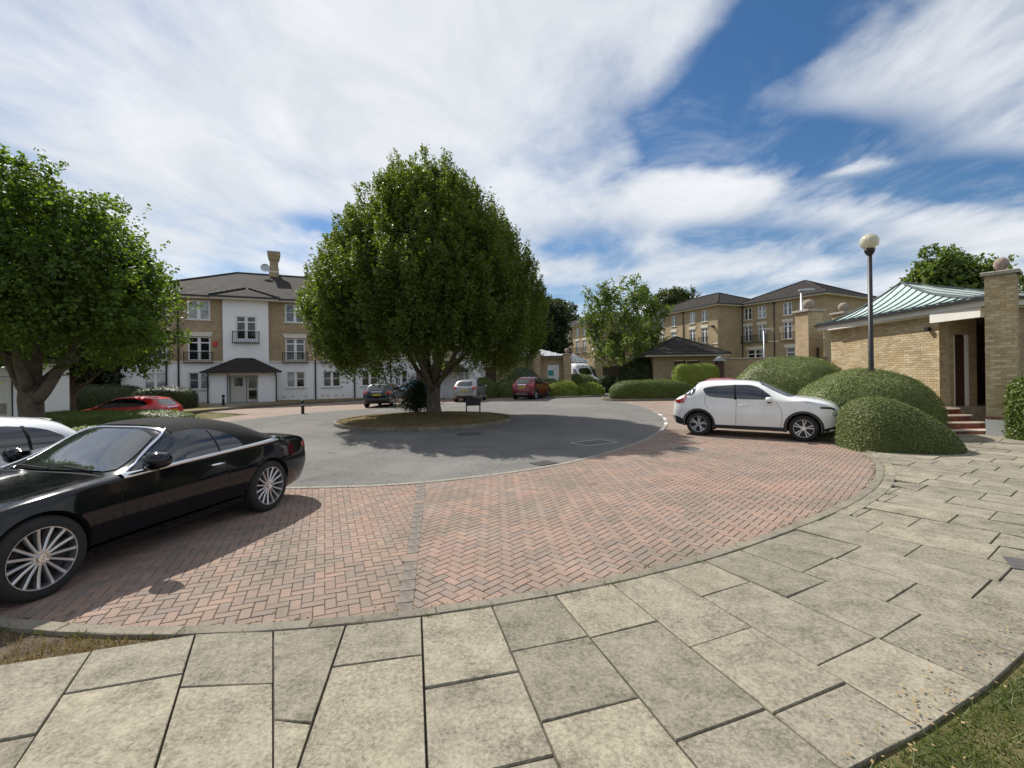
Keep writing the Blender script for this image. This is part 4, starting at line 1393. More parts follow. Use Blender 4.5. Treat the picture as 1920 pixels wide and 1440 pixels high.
cn = thing('canopy', 'white flat garden canopy on thin posts left of the fence', 'canopy', (12.3, 54.0, 0.4))
MB().box(-1.3, 1.6, -0.8, 1.2, 3.1, 3.35).build('roof', 'paint_white', cn)
for x in (-1.2, 1.5): MB().box(x - 0.05, x + 0.05, -0.7, -0.6, 0, 3.1).build('post', 'paint_white', cn)

# ---------------- brick building with green metal roof on the right
rb = thing('brick_pavilion', 'yellow brick pavilion with curved pale green standing seam roof', 'building', (0, 0, 0))
WX0, WX1 = (13.32, 19.35), (13.14, 14.26)
# wall core then single bricks
dirw = Vector((WX0[0] - WX1[0], WX0[1] - WX1[1], 0)); LW = dirw.length; dirw.normalize()
Mw = Matrix.Translation((WX1[0], WX1[1], 0)) @ Matrix.Rotation(math.atan2(dirw.y, dirw.x), 4, 'Z')
MB().box(0.006, LW, -0.3, -0.0085, -0.2, 3.47, Mw).build('wall_core', 'mortar', rb)


def brick_field(par, M, L, z0, z1, parts_max, key, mat='stock_brick', first_half=False, out=1):
    """stretcher bond on the local +y face (out=1) or -y face (out=-1) of frame M"""
    lst = []
    c = 0
    z = z0
    while z < z1 - 0.02:
        x = -0.1125 if c % 2 else 0.0
        while x < L - 0.01:
            a, b = max(x, 0.0), min(x + 0.215, L)
            if b - a > 0.04: lst.append((a, b, z, min(z + 0.065, z1)))
            x += 0.225
        z += 0.075; c += 1
    lst.sort(key=key)
    rest = MB()
    shared = {}
    for i, (a, b, za, zb) in enumerate(lst):
        pr = random.uniform(-0.002, 0.002)
        if i < parts_max:
            sz = (round(b - a, 3), round(zb - za, 3))
            if sz not in shared:
                me = MB().box(0, sz[0], -0.02, 0, 0, sz[1]).mesh('brick') if out > 0 else MB().box(0, sz[0], 0, 0.02, 0, sz[1]).mesh('brick')
                me.materials.append(MATS[mat]); shared[sz] = me
            o = bpy.data.objects.new('brick', shared[sz]); COL.objects.link(o); o.parent = par
            o.matrix_local = M @ Matrix.Translation((a, pr, za))
        else:
            y0, y1 = (-0.02, pr) if out > 0 else (pr, 0.02)
            rest.box(a, b, y0, y1, za, zb, M)
    if rest.v: rest.build('brickwork', mat, par, 'stuff')


brick_field(rb, Mw, LW, 0.6, 3.46, 290, lambda q: q[0] + (0 if q[2] > 0.9 else 50))
# return of the wall facing the viewer, then a doorway
Mr = Matrix.Translation((WX1[0] + 0.002, WX1[1], 0))
MB().box(0.06, 0.44, 0.009, 0.3, -0.2, 3.45, Mr).build('return_core', 'mortar', rb)
brick_field(rb, Mr, 0.44, 0.0, 3.42, 0, lambda q: 0, out=-1)
MB().box(13.60, 13.64, 14.28, 14.34, 0.66, 2.85).build('door_frame', 'paint_white', rb)
MB().box(13.65, 13.95, 14.31, 14.35, 0.66, 2.8).build('door_leaf', 'wood_brown', rb)
MB().box(13.96, 14.06, 14.28, 14.34, 0.66, 2.85).build('door_frame', 'paint_white', rb)
MB().box(13.585, 14.06, 14.27, 14.5, 2.86, 3.45).build('door_head', 'stock_brick_far', rb)
m = MB(); m.box(14.07, 14.3, 14.27, 18.2, -0.2, 3.45); m.box(14.3, 18.4, 18.2, 18.5, -0.2, 3.45); m.box(18.1, 18.4, 12.9, 18.2, -0.2, 3.45)
m.build('inner_wall', 'stock_brick_far', rb)
m = MB(); m.box(15.6, 18.1, 13.0, 13.3, -0.2, 3.45); m.box(13.75, 15.6, 12.75, 13.0, -0.2, 3.45)
m.build('front_wall', 'stock_brick_far', rb)
m = MB(); m.box(12.3, 18.1, 13.95, 18.2, -0.2, 0.66)
m.build('landing', 'stone_cap', rb)
for k in range(3): MB().box(14.4, 16.5, 16.2 + k * 0.3, 18.1, 0.662 + k * 0.17, 0.66 + (k + 1) * 0.17).build('inner_step', 'red_brick', rb)
MB().box(12.95, 18.4, 12.6, 19.0, 3.46, 3.5).build('ceiling', 'paint_cream', rb)
# steps: red brick risers of upright bricks with pale nosings
for k in range(4):
    y0 = 12.52 + k * 0.36
    z0 = k * 0.165
    MB().box(11.86 + k * 0.05, 13.1, y0 + 0.012, 13.96, z0 - (0.1 if k == 0 else -0.002), z0 + 0.128).build('step_core', 'mortar', rb)
    for q in range(16 - (k > 1)):
        x = 11.87 + k * 0.05 + q * 0.075
        MB().box(x, x + 0.065, y0, y0 + 0.1, z0 + 0.004, z0 + 0.126).build('riser_brick', 'red_brick', rb)
    tr_ = MB().bbox(11.82 + k * 0.05, 13.1, y0 + 0.032, y0 + 0.35, z0 + 0.13, z0 + 0.163, 0.004).build('tread', 'red_brick', rb)
    MB().bbox(11.82 + k * 0.05, 13.1, y0 - 0.03, y0 + 0.028, z0 + 0.128, z0 + 0.166, 0.008).build('nosing', 'trim_cream', tr_)
# roof
FL, NL, NR, FR, AP = (12.95, 19.7), (12.72, 12.38), (18.6, 12.38), (18.6, 23.4), (15.35, 18.25)
ZE, ZA = 3.74, 5.22


def prof(t_): return ZE + (ZA - ZE) * t_ ** 1.55


def roof_side(A, B, n, parts):
    A, B, P = Vector(A), Vector(B), Vector(AP)
    d = (B - A); L = d.length; d.normalize()
    nn = Vector((-d.y, d.x))
    if nn.dot(P - A) < 0: nn = -nn
    Q = nn.dot(P - A); fx = d.dot(P - A)

    def pt(x, q, up=0.0):
        t_ = q / Q
        lo, hi = fx * t_, L + (fx - L) * t_
        x = min(max(x, lo), hi)
        p = A + d * x + nn * q
        return (p.x, p.y, prof(t_) + up)
    K = 10
    for k in range(n):
        x0, x1 = L * k / n, L * (k + 1) / n
        m = MB()
        # stop where the panel meets the hips
        qmax = Q * max(min(1.0, (x1 / fx) if x1 < fx else 1.0), 0) if x1 <= fx else Q * min(1.0, (L - x0) / (L - fx)) if x0 >= fx else Q
        vs = []
        for i in range(K + 1):
            q = qmax * i / K
            vs += [pt(x0, q), pt(x1, q)]
        m.add(vs, [(2 * i, 2 * i + 1, 2 * i + 3, 2 * i + 2) for i in range(K)])
        m.build('roof_panel', 'copper_roof', rb, smooth=True)
        if k:
            qm = Q * (x0 / fx if x0 < fx else (L - x0) / (L - fx))
            MB().tube([pt(x0, qm * i / 8, 0.02) for i in range(9)], 0.02, 6).build('seam', 'seam_dark', rb)


roof_side(FL, NL, 15, True)
roof_side(NL, NR, 10, True)
roof_side(NR, FR, 8, True)
roof_side(FR, FL, 8, True)
for c_ in (FL, NL, NR, FR):
    pts = []
    for i in range(11):
        t_ = i / 10
        pts.append((c_[0] + (AP[0] - c_[0]) * t_, c_[1] + (AP[1] - c_[1]) * t_, prof(t_) + 0.03))
    MB().tube(pts, 0.04, 6).build('hip_seam', 'seam_dark', rb)
for a, b in ((FL, NL), (NL, NR), (NR, FR), (FR, FL)):
    a, b = Vector(a), Vector(b)
    L = (b - a).length; an = math.atan2(b.y - a.y, b.x - a.x)
    Mg = Matrix.Translation((a.x, a.y, 0)) @ Matrix.Rotation(an, 4, 'Z')
    MB().box(-0.06, L + 0.06, -0.06, 0.05, ZE - 0.075, ZE - 0.004, Mg).build('gutter', 'gutter_black', rb)
    MB().box(0.03, L - 0.03, 0.06, 0.10, ZE - 0.24, ZE - 0.02, Mg).build('fascia', 'paint_cream', rb)
MB().add([(FL[0] + .05, FL[1] - .05, 3.51), (NL[0] + .05, NL[1] + .05, 3.51), (NR[0] - .05, NR[1] + .05, 3.51), (FR[0] - .05, FR[1] - .05, 3.51)], [(0, 1, 2, 3)]).build('soffit', 'paint_cream', rb)
MB().box(12.84, 13.02, 12.7, 14.24, 3.22, 3.5).build('beam', 'paint_cream', rb)
MB().box(13.0, 13.12, 14.5, 14.62, 3.0, 3.12).build('security_light', 'iron_black', rb)

# corner pier, brick by brick
cp = ball_pier('corner_pier', 'tall yellow brick pier with stone ball beside the steps, at right edge', (12.92, 12.22, 0), 0.68, 4.24, 0.18, rad(-52), body=False)
MB().box(-0.332, 0.332, -0.332, 0.332, -0.1, 4.24).build('core', 'mortar', cp)
cp.scale = (0.84, 0.84, 1)
base = MB().box(-0.352, 0.352, -0.352, 0.352, -0.05, 0.46).build('painted_base', 'paint_white', cp)
lst = []
c = 0
z = 0.545
while z < 4.19:
    for face in range(4):
        if face == 2: continue
        full = (face % 2 == 0) == (c % 2 == 0)
        segs = [(-0.34, -0.125), (-0.115, 0.115), (0.125, 0.34)] if full else [(-0.34, -0.2375), (-0.2275, -0.005), (0.005, 0.2275), (0.2375, 0.34)]
        for a, b in segs: lst.append((face, a, b, z))
    z += 0.075; c += 1
lst.sort(key=lambda q: (q[0], -q[3]))
shared = {}
rest = MB()
for i, (face, a, b, z) in enumerate(lst):
    M = Matrix.Rotation([0, PI / 2, PI, -PI / 2][face], 4, 'Z') @ Matrix.Translation((a, -0.34 + random.uniform(-0.002, 0.002), z))
    if i < 300:
        k = round(b - a, 3)
        if k not in shared:
            me = MB().box(0, k, 0, 0.03, 0, 0.065).mesh('brick'); me.materials.append(MATS['stock_brick']); shared[k] = me
        o = bpy.data.objects.new('brick', shared[k]); COL.objects.link(o); o.parent = cp; o.matrix_local = M
    else:
        rest.box(0, b - a, 0, 0.03, 0, 0.065, M)
rest.build('brickwork', 'stock_brick', cp, 'stuff')
for k in range(6):
    MB().box(-0.345 + k * 0.116, -0.24 + k * 0.116, -0.346, -0.3, 0.468, 0.538).build('plinth_brick', 'red_brick', cp)

# piers with balls behind the pavilion
ball_pier('brick_pier', 'tall brick pier with stone ball left of the green roof', (14.3, 22.3, 0), 0.8, 4.62, 0.25, rad(10))
ball_pier('brick_pier', 'brick pier with stone ball peeping over the green roof', (17.4, 24.3, 0), 0.7, 4.75, 0.24, rad(10))
MB().box(-0.1, -0.03, -0.5, -0.42, 0, 2.9, Matrix.Rotation(0.04, 4, 'Y')).build('downpipe', 'wood_brown', bpy.data.objects['brick_pier.002'])

# ---------------- lamps
lp = thing('globe_lamp', 'black lamp post with round globe standing in the clipped mounds', 'lamp post', (9.95, 12.85, 0))
MB().tube([(0, 0, 0), (0, 0, 1.0), (0, 0, 5.0)], [0.07, 0.065, 0.055], 14).build('pole', 'iron_black', lp, smooth=True)
MB().lathe([(0.055, 4.98), (0.075, 5.0), (0.12, 5.08), (0.13, 5.15), (0.10, 5.17)], 18).build('collar', 'iron_black', lp, smooth=True)
pr = [(0.225 * math.sin(a), 5.36 - 0.225 * math.cos(a)) for a in np.linspace(0.45, PI - 0.001, 18)]
MB().lathe(pr, 28).build('globe', 'globe', lp, smooth=True)
MB().lathe([(0.0, 5.2), (0.05, 5.2), (0.055, 5.38), (0.0, 5.44)], 12).build('bulb', 'paint_white', lp, smooth=True)


def street_lamp(label, loc, h, rz):
    o = thing('street_lamp', label, 'street lamp', loc, rz, 'grey street lamps by the terrace')
    MB().tube([(0, 0, 0), (0, 0, h * 0.3), (0, 0, h)], [0.09, 0.075, 0.06], 10).build('pole', 'galvanised', o, smooth=True)
    m = MB()
    prof_ = [(-0.15, 0.07, 0.0), (0.1, 0.12, 0.03), (0.45, 0.13, 0.05), (0.75, 0.09, 0.05), (0.85, 0.03, 0.03)]
    for x, wv, zz_ in prof_: m.v += [(x, -wv, h + zz_), (x, wv, h + zz_), (x, wv * 0.7, h + zz_ + 0.13), (x, -wv * 0.7, h + zz_ + 0.13)]
    for i in range(4):
        for k in range(4): m.f.append((i * 4 + k, i * 4 + (k + 1) % 4, i * 4 + 4 + (k + 1) % 4, i * 4 + 4 + k))
    m.f += [(3, 2, 1, 0), (16, 17, 18, 19)]
    m.build('lamp_head', 'galvanised', o)
    return o


street_lamp('tall grey street lamp in front of the terrace beside the ball pier', (18.9, 30.2, 0), 7.0, rad(0))
street_lamp('shorter grey street lamp rising behind the boundary wall', (27.2, 50.0, 0), 6.3, rad(0))

# ---------------- bollards and island sign
for lab, loc in (('short dark bollard with pale band at the far road edge', (-10.35, 22.9, 0)), ('short dark bollard in front of the white porch', (-18.0, 28.9, 0.11))):
    b = thing('bollard', lab, 'bollard', loc, 0, 'dark bollards by the road')
    MB().lathe([(0.075, 0), (0.07, 0.55), (0.085, 0.57), (0.085, 0.66), (0.05, 0.70), (0.0, 0.71)], 14).build('post', 'iron_black', b, smooth=True)
    MB().lathe([(0.0765, 0.44), (0.0765, 0.50)], 14).build('band', 'galvanised', b)
sg = thing('name_board', 'low black board on two posts on the tree island', 'sign', (-1.72, 20.4, 0.17), rad(14))
MB().bbox(-0.33, 0.33, -0.02, 0.02, 0.30, 0.62, 0.01).build('board', 'iron_black', sg)
for x in (-0.3, 0.3): MB().box(x - 0.025, x + 0.025, 0.022, 0.07, -0.1, 0.66).build('post', 'iron_black', sg)

# ================================================================== VEGETATION
def limb(m, p, d, L, r0, r1, n=6, bend=0.25, up=0.15, sides=8):
    p = Vector(p); d = Vector(d).normalized()
    pts, rs = [p.copy()], [r0]
    for k in range(n):
        d = (d + Vector((random.gauss(0, bend), random.gauss(0, bend), random.gauss(0, bend) * 0.5 + up)) * 0.5).normalized()
        p = p + d * (L / n)
        pts.append(p.copy()); rs.append(r0 + (r1 - r0) * (k + 1) / n)
    m.tube(pts, rs, sides)
    return pts, d


def sprays(O, D, L, n, rad_, size, aspect=0.6, jit=0.7, up=0.3):
    """leafy shoots: origin O, direction D, length L; n leaves each"""
    k = len(O)
    t_ = RNG.uniform(0.0, 1.0, (k, n, 1)) ** 0.8
    off = RNG.normal(0, 1, (k, n, 3)) * rad_ * (1.05 - 0.75 * t_)
    P = O[:, None, :] + D[:, None, :] * (L[:, None, None] * t_) + off
    N = np.repeat(D[:, None, :], n, 1) * 0.5 + off / rad_ * 0.35
    return leaf_quads(P.reshape(-1, 3), N.reshape(-1, 3), size, aspect, jit, up)


def crown_points(n, fun, zmin, zmax, seed_lumps):
    """points on a lumpy surface of revolution r = fun(z), with outward normals"""
    z = RNG.uniform(zmin, zmax, n * 3)
    r = fun(z)
    keep = RNG.uniform(0, r.max(), n * 3) < r + 0.35
    z = z[keep][:n]; r = r[keep][:n]
    a = RNG.uniform(0, 2 * PI, len(z))
    lump = np.ones(len(z))
    for (la, lz, lw, amp) in seed_lumps:
        da = np.angle(np.exp(1j * (a - la)))
        lump += amp * np.exp(-(da / lw) ** 2 - ((z - lz) / (lw * 4.0)) ** 2)
    r = r * lump
    e = 0.05
    dr = (fun(z + e) - fun(z - e)) / (2 * e)
    N = unit(np.stack([np.cos(a), np.sin(a), -np.clip(dr, -3, 3)], 1))
    return np.stack([r * np.cos(a), r * np.sin(a), z], 1), N


def lumps(n, zmin, zmax, lw=(0.25, 0.5), amp=(-0.12, 0.13)):
    return [(random.uniform(-PI, PI), random.uniform(zmin, zmax), random.uniform(*lw), random.uniform(*amp)) for _ in range(n)]


# ---------------- big round hornbeam on the island
tr = thing('hornbeam_tree', 'large dense round-crowned tree on the grass island', 'tree', (-3.2, 18.9, 0.2))
m = MB()
m.tube([(0.02, 0, -0.1), (0, 0, 0.12), (-0.02, 0.02, 0.5), (0.0, 0, 1.0), (0.03, 0, 1.45)], [0.42, 0.32, 0.27, 0.26, 0.29], 14)
stems = []
for a, out, L, r_ in ((2.75, 0.85, 4.2, 0.12), (0.35, 0.8, 4.0, 0.11), (1.4, 0.4, 6.0, 0.13), (-1.3, 0.5, 5.5, 0.13), (3.6, 0.6, 5.2, 0.12), (-0.6, 0.75, 4.5, 0.10), (2.1, 0.6, 5.0, 0.12), (0.0, 0.15, 7.6, 0.16), (-2.2, 0.55, 5.2, 0.12), (4.4, 0.65, 4.6, 0.1)):
    pts, d = limb(m, (0.1 * math.cos(a), 0.1 * math.sin(a), random.uniform(0.85, 1.3)), (out * math.cos(a), out * math.sin(a), 0.85), L, r_, 0.03, 8, 0.16, 0.10)
    stems.append(pts)
    for q in (4, 6):
        limb(m, pts[q], (math.cos(a + random.uniform(-1, 1)), math.sin(a + random.uniform(-1, 1)), 0.5), L * 0.4, r_ * 0.4, 0.012, 5, 0.2, 0.1, 6)
m.build('trunk', 'bark', tr, smooth=True)
zc = np.array([1.95, 2.3, 2.8, 3.5, 4.35, 5.3, 6.4, 7.4, 8.2, 8.9, 9.45, 9.9, 10.25])
rc = np.array([2.6, 3.35, 4.0, 4.45, 4.6, 4.4, 3.85, 3.15, 2.5, 1.9, 1.4, 0.9, 0.2])
fun = lambda z: np.interp(z, zc, rc)
def tufted(fun, z0, z1, ncl, per, spread, depth, rough, upbias, seed_lumps=()):
    """shoots gathered into rounded tufts that overlap like shingles over the crown"""
    C, CN = crown_points(ncl, fun, z0, z1, list(seed_lumps))
    C = C + CN * RNG.normal(0, rough, (len(C), 1))
    up = np.array([0, 0, 1.0])
    a1 = unit(np.cross(CN, up) + 1e-4); a2 = np.cross(CN, a1)
    k = len(C)
    sz = RNG.uniform(0.7, 1.3, (k, 1, 1)) * spread
    q = RNG.normal(0, 0.55, (k, per, 2))
    d2 = (q ** 2).sum(2, keepdims=True)
    P = C[:, None] + a1[:, None] * q[..., :1] * sz + a2[:, None] * q[..., 1:] * sz * 1.35 + CN[:, None] * depth * (0.5 - d2)
    D = CN[:, None] * 0.55 + up * upbias + (a1[:, None] * q[..., :1] + a2[:, None] * q[..., 1:]) * 0.35 + RNG.normal(0, 0.2, P.shape)
    return P.reshape(-1, 3), unit(D.reshape(-1, 3))


axis = np.array([-0.08, 0.0, 0.0])
S, D = tufted(fun, 2.15, 10.05, 560, 10, 0.46, 0.6, 0.15, 1.0, lumps(30, 2, 10, (0.25, 0.5), (-0.05, 0.05)))
Ls = RNG.uniform(0.5, 1.1, len(S))
O = S - D * (Ls[:, None] * 0.8) + axis
V = [sprays(O, D, Ls, 46, 0.11, 0.088, 0.62, 0.7, 0.3)]
S3, N3 = crown_points(170, fun, 4.2, 10.1, [])
D3 = unit(N3 * 0.5 + np.array([0, 0, 1.0]) + RNG.normal(0, 0.2, S3.shape))
V.append(sprays(S3 - D3 * 0.1 + axis, D3, RNG.uniform(0.5, 0.95, len(S3)), 26, 0.07, 0.085, 0.6, 0.7, 0.3))
# inner foliage, hollow below
S2, N2 = crown_points(34000, fun, 2.8, 9.7, [])
k = RNG.uniform(0.45, 0.93, (len(S2), 1))
k = np.where(S2[:, 2:3] < 4.0, RNG.uniform(0.72, 0.95, k.shape), k)
P2 = S2 * np.concatenate([k, k, np.ones_like(k)], 1) + axis
V.append(leaf_quads(P2, N2, 0.23, 0.75, 0.8, 0.4))
link('crown', fast_mesh('crown', np.concatenate(V), 4), 'leaf_hornbeam', tr)

# dark shrub at its foot
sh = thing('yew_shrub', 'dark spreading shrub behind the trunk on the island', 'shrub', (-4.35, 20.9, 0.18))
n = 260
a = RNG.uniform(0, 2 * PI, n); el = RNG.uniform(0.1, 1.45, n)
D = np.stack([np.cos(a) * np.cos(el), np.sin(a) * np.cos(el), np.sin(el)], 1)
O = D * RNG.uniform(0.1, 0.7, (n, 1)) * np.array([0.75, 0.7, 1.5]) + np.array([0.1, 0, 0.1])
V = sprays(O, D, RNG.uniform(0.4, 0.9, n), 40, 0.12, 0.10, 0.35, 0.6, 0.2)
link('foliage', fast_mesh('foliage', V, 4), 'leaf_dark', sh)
MB().tube([(0, 0, 0), (0.1, 0, 0.8)], [0.08, 0.04], 7).build('stem', 'bark', sh)

# ---------------- tree at the left
tl = thing('street_tree', 'broad leafy tree with forked grey trunk at the left edge', 'tree', (-12.75, 12.3, 0))
m = MB()
m.tube([(0.05, 0, -0.1), (0.03, 0, 0.3), (0, 0, 0.9), (-0.02, 0, 1.3), (0.0, 0, 1.7)], [0.36, 0.28, 0.25, 0.26, 0.24], 14)
for d, L, r_, z in (((0.85, -0.1, 0.75), 3.6, 0.16, 1.6), ((-0.75, 0.2, 0.8), 3.4, 0.16, 1.8), ((-0.15, 0.3, 1.0), 4.2, 0.19, 1.8), ((0.2, -0.7, 0.9), 3.2, 0.15, 1.9), ((0.3, 0.7, 0.9), 3.4, 0.16, 1.9)):
    pts, dd = limb(m, (d[0] * 0.12, d[1] * 0.12, z - 0.35), d, L * 0.75, r_, 0.05, 7, 0.14, 0.12, 10)
    for q in (3, 5, 6):
        limb(m, pts[q], (d[0] + random.uniform(-0.8, 0.8), d[1] + random.uniform(-0.8, 0.8), 0.5), L * 0.3, r_ * 0.4, 0.012, 5, 0.2, 0.08, 6)
m.build('trunk', 'bark_grey', tl, smooth=True)
zc2 = np.array([2.35, 2.7, 3.1, 3.7, 4.5, 5.3, 6.0, 6.6, 7.0])
rc2 = np.array([2.3, 2.65, 2.95, 3.1, 3.05, 2.8, 2.3, 1.6, 0.6])
fun2 = lambda z: np.interp(z, zc2, rc2)
S, D = tufted(fun2, 2.6, 6.9, 230, 7, 0.6, 0.45, 0.3, 0.2, lumps(30, 2, 7, (0.2, 0.42), (-0.2, 0.12)))
kk = RNG.uniform(0.6, 1.0, (len(S), 1)) ** 0.5
S = S * np.concatenate([kk, kk, 0 * kk + 1], 1)
Ls = RNG.uniform(0.35, 0.9, len(S))
V = [sprays(S - D * Ls[:, None] * 0.7, D, Ls, 52, 0.17, 0.095, 0.7, 0.8, 0.45)]
S2, N2 = crown_points(11000, fun2, 2.8, 6.7, [])
k = RNG.uniform(0.2, 0.9, (len(S2), 1)) ** 0.6
k = np.where(S2[:, 2:3] < 3.2, RNG.uniform(0.7, 0.95, k.shape), k)
V.append(leaf_quads(S2 * np.concatenate([k, k, np.ones_like(k)], 1), N2, 0.15, 0.75, 0.8, 0.5))
# long loose shoots at the rim
S3, N3 = crown_points(70, fun2, 2.6, 6.9, [])
D3 = unit(N3 + np.array([0, 0, 0.7]) + RNG.normal(0, 0.3, S3.shape))
V.append(sprays(S3 - D3 * 0.2, D3, RNG.uniform(0.6, 1.2, len(S3)), 26, 0.07, 0.09, 0.7, 0.8, 0.4))
link('crown', fast_mesh('crown', np.concatenate(V), 4), 'leaf_plane', tl)

# ---------------- generic round trees


def tree(name, label, loc, h, wd, z0, mat, nspray=500, leaves=36, size=0.2, trunk=0.16, shape='round', loose=0.35, inner=4000):
    o = thing(name, label, 'tree', loc)
    m = MB()
    pts, d = limb(m, (0, 0, -0.2), (0, 0, 1), h * 0.8, trunk, 0.03, 8, 0.06, 0.1, 9)
    for q in range(2, 8):
        for _ in range(2):
            a = random.uniform(0, 2 * PI)
            limb(m, pts[q], (math.cos(a), math.sin(a), 0.7), wd * 0.45, trunk * 0.4, 0.015, 5, 0.2, 0.1, 6)
    m.build('trunk', 'bark', o, smooth=True)
    if shape == 'round':
        zz = np.linspace(z0, h, 12); t_ = np.linspace(0, 1, 12)
        rr = wd / 2 * np.sqrt(np.clip(1 - (2 * t_ ** 0.85 - 1) ** 2, 0.02, 1))
    else:
        zz = np.linspace(z0, h, 12); t_ = np.linspace(0, 1, 12)
        rr = wd / 2 * np.clip(1.15 * (t_ + 0.18) ** 0.5 * (1 - t_) ** 0.62 * 1.75, 0.04, 1)
    f = lambda z: np.interp(z, zz, rr)
    S, D = tufted(f, z0, h * 0.98, nspray // 7, 7, wd * 0.09, wd * 0.07, wd * 0.03, 0.6, lumps(26, z0, h, (0.25, 0.55), (-loose, loose * 0.7)))
    kk = RNG.uniform(0.5, 1.0, (len(S), 1)) ** 0.45
    S = S * np.concatenate([kk, kk, 0 * kk + 1], 1)
    Ls = RNG.uniform(0.06, 0.13, len(S)) * h
    V = [sprays(S - D * Ls[:, None] * 0.6, D, Ls, leaves, 0.028 * h, size, 0.7, 0.8, 0.4)]
    S2, N2 = crown_points(inner, f, z0, h * 0.96, [])
    k = RNG.uniform(0.15, 0.85, (len(S2), 1)) ** 0.7
    V.append(leaf_quads(S2 * np.concatenate([k, k, np.ones_like(k)], 1), N2, size * 1.5, 0.75, 0.8, 0.4))
    link('crown', fast_mesh('crown', np.concatenate(V), 4), mat, o)
    return o


tree('maple_tree', 'young upright maple with loose green crown in front of the terrace', (10.2, 42.6, 0.1), 11.1, 6.5, 2.4, 'leaf_maple', 470, 44, 0.2, 0.14, 'cone', 0.6, 700)
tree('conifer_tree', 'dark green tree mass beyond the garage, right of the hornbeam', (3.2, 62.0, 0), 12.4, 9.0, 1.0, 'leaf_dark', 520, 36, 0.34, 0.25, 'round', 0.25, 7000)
tree('garden_tree', 'green tree behind the farthest terrace wing', (9.5, 96.0, 0), 18.0, 9.0, 3.0, 'leaf_far', 320, 30, 0.5, 0.3, 'round', 0.3, 3000)
tree('garden_tree', 'tree top showing over the roof left of the middle terrace wing', (29.5, 84.0, 0), 17.6, 10.0, 6.0, 'leaf_far', 360, 30, 0.42, 0.3, 'round', 0.3, 3500)
tree('garden_tree', 'thin tree top just over the ridge of the near terrace wing', (37.5, 84.0, 0), 15.6, 9.0, 6.0, 'leaf_far', 220, 26, 0.42, 0.3, 'round', 0.3, 2000)
tree('oak_tree', 'rounded green tree behind the green metal roof', (25.7, 27.5, 0), 8.7, 5.4, 2.5, 'leaf_maple', 620, 40, 0.2, 0.25, 'round', 0.22, 6000)
tree('garden_tree', 'tree beyond the tall pier at the far right edge', (35.0, 30.0, 0), 8.2, 7.0, 2.0, 'leaf_maple', 250, 30, 0.22, 0.25, 'round', 0.2, 3000)
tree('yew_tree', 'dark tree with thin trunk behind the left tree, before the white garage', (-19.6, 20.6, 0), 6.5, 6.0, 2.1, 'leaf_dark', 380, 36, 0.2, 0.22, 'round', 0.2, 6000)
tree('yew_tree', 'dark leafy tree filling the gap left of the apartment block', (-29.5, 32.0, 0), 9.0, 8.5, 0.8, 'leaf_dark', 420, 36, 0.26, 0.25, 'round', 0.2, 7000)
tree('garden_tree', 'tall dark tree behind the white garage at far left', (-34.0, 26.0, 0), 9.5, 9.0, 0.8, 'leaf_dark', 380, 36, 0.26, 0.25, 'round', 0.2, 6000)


# ---------------- clipped hedges
def sgn_pow(v, e): return np.sign(v) * np.abs(v) ** e


